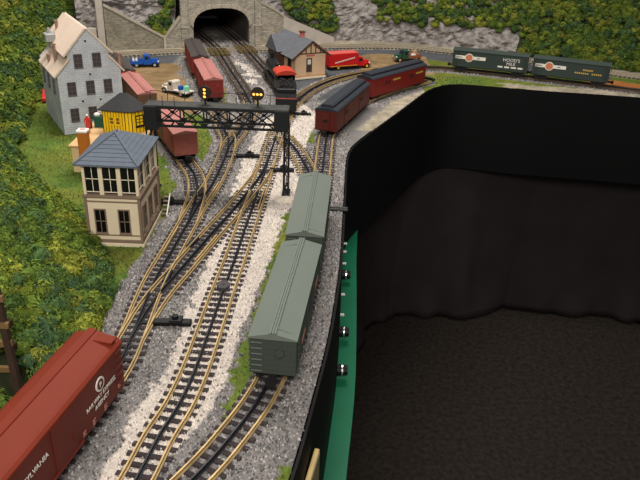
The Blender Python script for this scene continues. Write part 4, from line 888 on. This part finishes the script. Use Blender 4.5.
# goods and a worker
def person(name, label, loc, rz, coat, trousers, hair, h=.040):
    t = thing(name, label, 'person', loc, rz); k = h/1.8
    J = {'p': (0, 0, .95), 'c': (0, 0, 1.35), 'n': (0, 0, 1.52), 'hd': (0, .01, 1.62), 'ht': (0, 0, 1.76), 'sl': (-.19, 0, 1.42), 'sr': (.19, 0, 1.42), 'el': (-.27, .05, 1.15), 'er': (.27, .05, 1.15), 'wl': (-.24, .2, .95), 'wr': (.24, .2, .95), 'hl': (-.1, 0, .88), 'hr': (.1, 0, .88), 'kl': (-.11, .03, .48), 'kr': (.11, .03, .48), 'al': (-.11, -.02, .06), 'ar': (.11, -.02, .06), 'tl': (-.12, .16, .04), 'tr': (.12, .16, .04)}
    rad = {'p': .17, 'c': .18, 'n': .065, 'hd': .11, 'ht': .08, 'sl': .075, 'sr': .075, 'el': .055, 'er': .055, 'wl': .04, 'wr': .04, 'hl': .11, 'hr': .11, 'kl': .075, 'kr': .075, 'al': .05, 'ar': .05, 'tl': .04, 'tr': .04}
    E_ = [('p', 'c'), ('c', 'n'), ('n', 'hd'), ('hd', 'ht'), ('c', 'sl'), ('c', 'sr'), ('sl', 'el'), ('sr', 'er'), ('el', 'wl'), ('er', 'wr'), ('p', 'hl'), ('p', 'hr'), ('hl', 'kl'), ('hr', 'kr'), ('kl', 'al'), ('kr', 'ar'), ('al', 'tl'), ('ar', 'tr')]
    nm = list(J); me = bpy.data.meshes.new('body'); me.from_pydata([tuple(c*k for c in J[n]) for n in nm], [(nm.index(a), nm.index(b_)) for a, b_ in E_], [])
    o = link('body', me, t); me.materials.append(coat); md = o.modifiers.new('skin', 'SKIN'); sv = me.skin_vertices[0].data
    for i, n in enumerate(nm): sv[i].radius = (rad[n]*k, rad[n]*k); sv[i].use_root = (n == 'p')
    o.modifiers.new('sub', 'SUBSURF').levels = 1
    MB().ball((0, -.008*k, 1.70*k), .125*k, .125*k, .12*k, 8, 5).build('hat', hair, t)
    MB().cyl((0, 0, .62*k), (0, 0, 1.05*k), .26*k, .17*k, n=12).build('coat_skirt', coat, t)
    return t
person('person', 'person in a red coat and pale hat standing on the dock', (-.5015, 1.425, .060), math.pi, mat('red_coat', (206, 56, 42), .8), m_truck, m_white)
m_teal = mat('teal_paint', (30, 84, 66), .6)
o = thing('goods_bin', 'teal goods bin heaped with white sacks behind the red coated person', 'bin', (-.488, 1.470, .060)); MB().cbox(-.012, .016, -.01, .012, 0, .024, .001).build('bin_box', m_teal, o)
for k, (x, y, z) in enumerate([(-.006, -.003, .027), (.006, .003, .028), (.0, .004, .034), (.012, -.003, .026)]): MB().ball((x, y, z), .007, .0055, .0045).build('sack', m_white, o)
o = MB().cyl((0, 0, 0), (0, 0, .016), .006, n=14).cyl((0, 0, .016), (0, 0, .0175), .0066, n=14).build('oil_drum', m_teal); o.location = (-.509, 1.455, .060); tag(o, 'small teal oil drum at the left edge of the dock', 'drum')
o = MB().prism_y([(-.01, 0), (.012, 0), (.004, .016), (-.004, .022)], -.004, .004).build('tan_tarp', mat('tan_cloth', (210, 168, 110), .85)); o.location = (-.352, 1.285, .04); tag(o, 'small tan wedge hanging on the left bridge post', 'tarp')
for z in (): pass

# ------------------------------------------------------------------ station
m_stw = mat('station_wall', (232, 196, 160), .75, .04, 30); m_str = mat('station_roof', (96, 98, 104), .8, .12, 60); m_brn = mat('dark_timber', (84, 58, 44), .75); m_sred = mat('red_brick_cap', (206, 112, 104), .7)
srz = math.atan2(.052, .093); sn = thing('station', 'cream railway station with grey roof and half-timbered gable', 'station', (-.097, 2.169, 0), srz); NW, ND = .105, .18
MB().prism_y([(0, 0), (NW, 0), (NW, .078), (NW/2, .115), (0, .078)], 0, ND).build('walls', m_stw, sn); MB().cbox(-.003, NW+.003, -.004, ND+.003, 0, .006, .0006).build('base_course', m_crm2, sn); MB().box(-.001, NW+.001, -.0015, ND, .0085, .0115).build('base_band', mat('tan_band', (214, 158, 110), .75), sn)
window(sn, lambda u, o: (u, -o), .040, .055, .026, .062, m_brn, 1, 2, .002, m_hwin); MB().box(.042, .053, -.0016, -.0002, .045, .060).build('window_blind', m_white, sn)
for k in range(2): window(sn, lambda u, o: (-o, u), .03+.06*k, .05+.06*k, .02, .055, m_brn, 2, 2, .002, m_glass)
MB().box(.038, .066, -.002, 0, .070, .0745).build('name_board', m_sred, sn)
MB().box(-.001, NW+.001, -.0022, 0, .077, .0795).build('gable_beam', m_brn, sn)
for x in (.019, .036, .0525, .069, .086): MB().box(x-.0013, x+.0013, -.002, 0, .079, .079+.035*(1-abs(x-NW/2)/(NW/2))).build('gable_post', m_brn, sn)
for s in (-1, 1): MB().bar((NW/2+s*.044, -.001, .080), (NW/2+s*.010, -.001, .103), .002, .002).build('gable_brace', m_brn, sn)
def sl2(n, a, b_, y0, y1, m, par): return slope(n, a, b_, .003, y0, y1, m, par)
rf1 = sl2('roof', (NW/2, .1165), (-.016, .0660), -.012, ND+.01, m_str, sn); sl2('roof', (NW/2, .1165), (NW+.016, .0660), -.012, ND+.01, m_str, sn)
for s in (-1, 1): MB().bar((NW/2, -.0125, .1165), (NW/2+s*.0675, -.0125, .067), .002, .005).build('barge_board', m_brn, sn)
MB().prism_x([(.07, .074), (.16, .074), (.115, .122)], -.03, NW/2).build('cross_gable', m_str, sn); MB().cbox(-.024, 0, .08, .15, 0, .078, .0006).build('bay_wall', m_brn, sn)
MB().cbox(NW/2-.006, NW/2+.006, .055, .067, .106, .131, .0008).build('chimney', m_sred, sn); MB().cbox(NW/2-.008, NW/2+.008, .053, .069, .131, .135, .0006).build('chimney_cap', m_brn, sn)

# ------------------------------------------------------------------ road vehicles
m_tyre = mat('tyre', (22, 22, 22), .8); m_hub = mat('yellow_hub', (232, 190, 60), .5); m_hubs = mat('steel_hub', (170, 170, 170), .4); m_vglass = mat('vehicle_glass', (30, 36, 42), .2)
def vehicle(name, label, cat, loc, rz, paint, L, W, hub, cargo, group=None):
    """local y runs to the front bumper"""
    v = thing(name, label, cat, loc, rz, group); hw = W/2; r = .0078
    MB().box(-hw*.75, hw*.75, 0, L, .006, .010).build('chassis', m_tyre, v)
    hl_ = .026; cl = .022; y1 = L-hl_; y0 = y1-cl
    MB().prism_x([(y1, .010), (L-.002, .010), (L, .014), (L-.001, .021), (L-.004, .0235), (y1, .0255)], -hw*.55, hw*.55).build('bonnet', paint, v)
    MB().box(-hw*.45, hw*.45, L-.0004, L+.0006, .011, .021).build('grille', m_chrome, v)
    cb = MB().prism_x([(y0, .009), (y1+.001, .009), (y1+.001, .0245), (y1-.005, .0375), (y0+.003, .0385), (y0, .035)], -hw*.82, hw*.82).build('cab', paint, v)
    for s in (-1, 1): MB().box(s*hw*.82-.0004, s*hw*.82+.0004, y0+.005, y1-.006, .0255, .034).build('side_window', m_vglass, cb)
    MB().prism_x([(y1+.0012, .0252), (y1+.002, .0252), (y1-.004, .0358), (y1-.0048, .0358)], -hw*.7, hw*.7).build('windscreen', m_vglass, cb)
    for s in (-1, 1):
        MB().prism_x([(y1+.0, .008), (y1+.004, .0165), (y1+.010, .019), (y1+.017, .018), (y1+.022, .012), (y1+.0205, .012), (y1+.016, .016), (y1+.008, .016), (y1+.003, .010)], s*hw*.75-.0035, s*hw*.75+.0035).build('fender', paint, v)
        MB().ball((s*hw*.6, L-.002, .0175), .0026, n=8, k=5).build('headlamp', m_white, v)
    for yy in (y1+.0125, L*.2):
        for s in (-1, 1):
            wl = MB().cyl((s*(hw*.75-.003), yy, r), (s*(hw*.75+.003), yy, r), r, n=16).build('wheel', m_tyre, v); MB().cyl((s*(hw*.75+.0028), yy, r), (s*(hw*.75+.0038), yy, r), r*.55, n=10).build('hub', hub, wl)
    MB().box(-hw*.8, hw*.8, L+.0005, L+.002, .008, .0105).build('bumper', m_chrome, v)
    cargo(v, y0, hw); return v
def deg(x, y): return math.atan2(y, x)-math.pi/2
def bed(m, load=None):
    def f(v, y0, hw):
        b_ = MB().box(-hw, hw, -.001, y0-.002, .011, .0135).box(-hw, -hw+.0012, -.001, y0-.002, .0135, .021).box(hw-.0012, hw, -.001, y0-.002, .0135, .021).box(-hw, hw, -.001, .0, .0135, .021).build('bed', m, v)
        if load: load(v, y0, hw)
    return f
m_blue = mat('truck_blue', (26, 84, 170), .4)
def milkcans(v, y0, hw):
    for x, y in ((-.006, .008), (.005, .008), (-.006, .018), (.005, .018)): MB().cyl((x, y, .0135), (x, y, .023), .0036, n=10).cyl((x, y, .023), (x, y, .027), .0022, n=10).build('milk_can', m_white, v)
vehicle('pickup_truck', 'blue pickup truck carrying white cans near the retaining wall', 'truck', (-.632, 2.262, -.001), deg(.97, .22), m_blue, .088, .034, m_hubs, bed(m_blue, milkcans))
m_pale = mat('pale_truck', (206, 198, 184), .5)
def flat(v, y0, hw):
    MB().cbox(-hw, hw, -.002, y0-.002, .012, .0155, .0005).build('flat_bed', m_pale, v)
    MB().cyl((.004, .016, .0155), (.004, .016, .025), .0085, n=14).ball((.004, .016, .026), .0085, .0085, .004).build('mint_drum', mat('mint_paint', (120, 196, 164), .6), v)
    MB().cbox(-.010, .002, .026, .037, .0155, .028, .001).build('blue_crate', mat('crate_blue', (30, 78, 168), .6), v)
vehicle('flatbed_truck', 'pale flatbed truck with blue crate and mint drum on the dirt lot', 'truck', (-.382, 1.935, -.001), deg(-.80, .56), m_pale, .100, .036, m_hubs, flat)
m_tred = mat('truck_red', (196, 30, 30), .4); m_vanroof = mat('van_roof', (206, 92, 84), .6)
def van(v, y0, hw):
    bd = MB().cbox(-hw*1.05, hw*1.05, -.004, y0+.0, .011, .054, .0015).build('van_body', m_tred, v); MB().cbox(-hw*1.02, hw*1.02, -.002, y0-.002, .054, .0555, .0005).build('van_roof', m_vanroof, bd)
    for s in (-1, 1):
        g = MB()
        for k in range(13):
            yy = .016+k*.0056; zz = .0235+(.0011 if s > 0 else .0011)*k; g.box(s*hw*1.05-.0003, s*hw*1.05+.0004, yy, yy+.004, zz, zz+.0042)
        g.build('side_lettering', m_let, bd); MB().box(s*hw*1.05-.0003, s*hw*1.05+.0005, .0, y0-.004, .0135, .0148).build('yellow_line', m_hub, bd)
v = vehicle('delivery_van', 'long red delivery van with white lettering beside the station', 'truck', (.004, 2.325, -.001), deg(.90, .43), m_tred, .150, .040, m_hub, van)
m_grn = mat('truck_green', (40, 78, 58), .45)
def crates(v, y0, hw):
    for x, y, z, m_ in [(-.008, .009, .0135, 'a'), (.007, .010, .0135, 'b'), (-.007, .026, .0135, 'c'), (.008, .027, .0135, 'a'), (.0, .018, .0245, 'b')]:
        MB().cbox(x-.0062, x+.0062, y-.0065, y+.0065, z, z+.0108, .0006).build('crate', {'a': mat('brown_crate', (150, 92, 66), .8), 'b': mat('tan_crate', (188, 150, 110), .8), 'c': m_white}[m_], v)
vehicle('stake_truck', 'dark green truck loaded with crates on the far dirt lot', 'truck', (.325, 2.523, -.001), deg(-.90, -.42), m_grn, .098, .036, mat('pink_hub', (214, 160, 140), .5), bed(mat('brown_bed', (140, 84, 60), .8), crates))
m_lb = mat('pale_blue', (120, 170, 206), .45)
def sedan(name, label, loc, rz, paint, k=1.):
    v = thing(name, label, 'car', loc, rz); s_ = .075*k; hw = .016*k
    MB().prism_x([(0, .006), (s_, .006), (s_, .014), (s_-.004, .018), (s_*.68, .020), (s_*.3, .020), (.004, .018), (0, .014)], -hw, hw).build('body', paint, v)
    cb = MB().prism_x([(s_*.28, .0198), (s_*.72, .0198), (s_*.62, .031), (s_*.36, .031)], -hw*.82, hw*.82).build('cabin', paint, v)
    for s in (-1, 1): MB().prism_x([(s_*.32, .0215), (s_*.67, .0215), (s_*.60, .0292), (s_*.38, .0292)], s*hw*.82-.0003, s*hw*.82+.0004).build('side_window', m_vglass, cb)
    for yy in (s_*.2, s_*.8):
        for s in (-1, 1): MB().cyl((s*(hw-.004), yy, .007), (s*(hw+.0005), yy, .007), .007, n=14).build('wheel', m_tyre, v)
    return v
sedan('parked_car', 'pale blue car half hidden between station and red van', (-.012, 2.375, -.001), deg(.5, .86), m_lb)
sedan('parked_car', 'red car parked on the grass left of the grey house', (-.742, 1.822, -.001), deg(-.35, .94), mat('car_red', (206, 36, 26), .45), .75)

# ------------------------------------------------------------------ timber trestle at the lower left
m_tim = mat('creosote_timber', (56, 40, 29), .9, .25, 60); m_tim2 = mat('tan_timber', (116, 90, 56), .9, .2, 60)
ts = thing('timber_trestle', 'brown timber trestle bent at the left picture edge', 'trestle', (-.366, .655, 0))
MB().bar((.0, .02, .17), (.020, -.01, -.005), .0075).build('post', m_tim, ts); MB().bar((-.045, .02, .17), (-.055, -.01, -.005), .0075).build('post', m_tim, ts)
for z0, z1 in ((.035, .030), (.06, .068), (.098, .092), (.12, .128)): MB().bar((-.075, -.004, z0), (.016, .004, z1), .005, .007).build('brace', m_tim2, ts)
for z in (.05, .082): MB().bar((-.07, .022, z), (.010, .022, z), .008).build('girt', m_tim, ts)
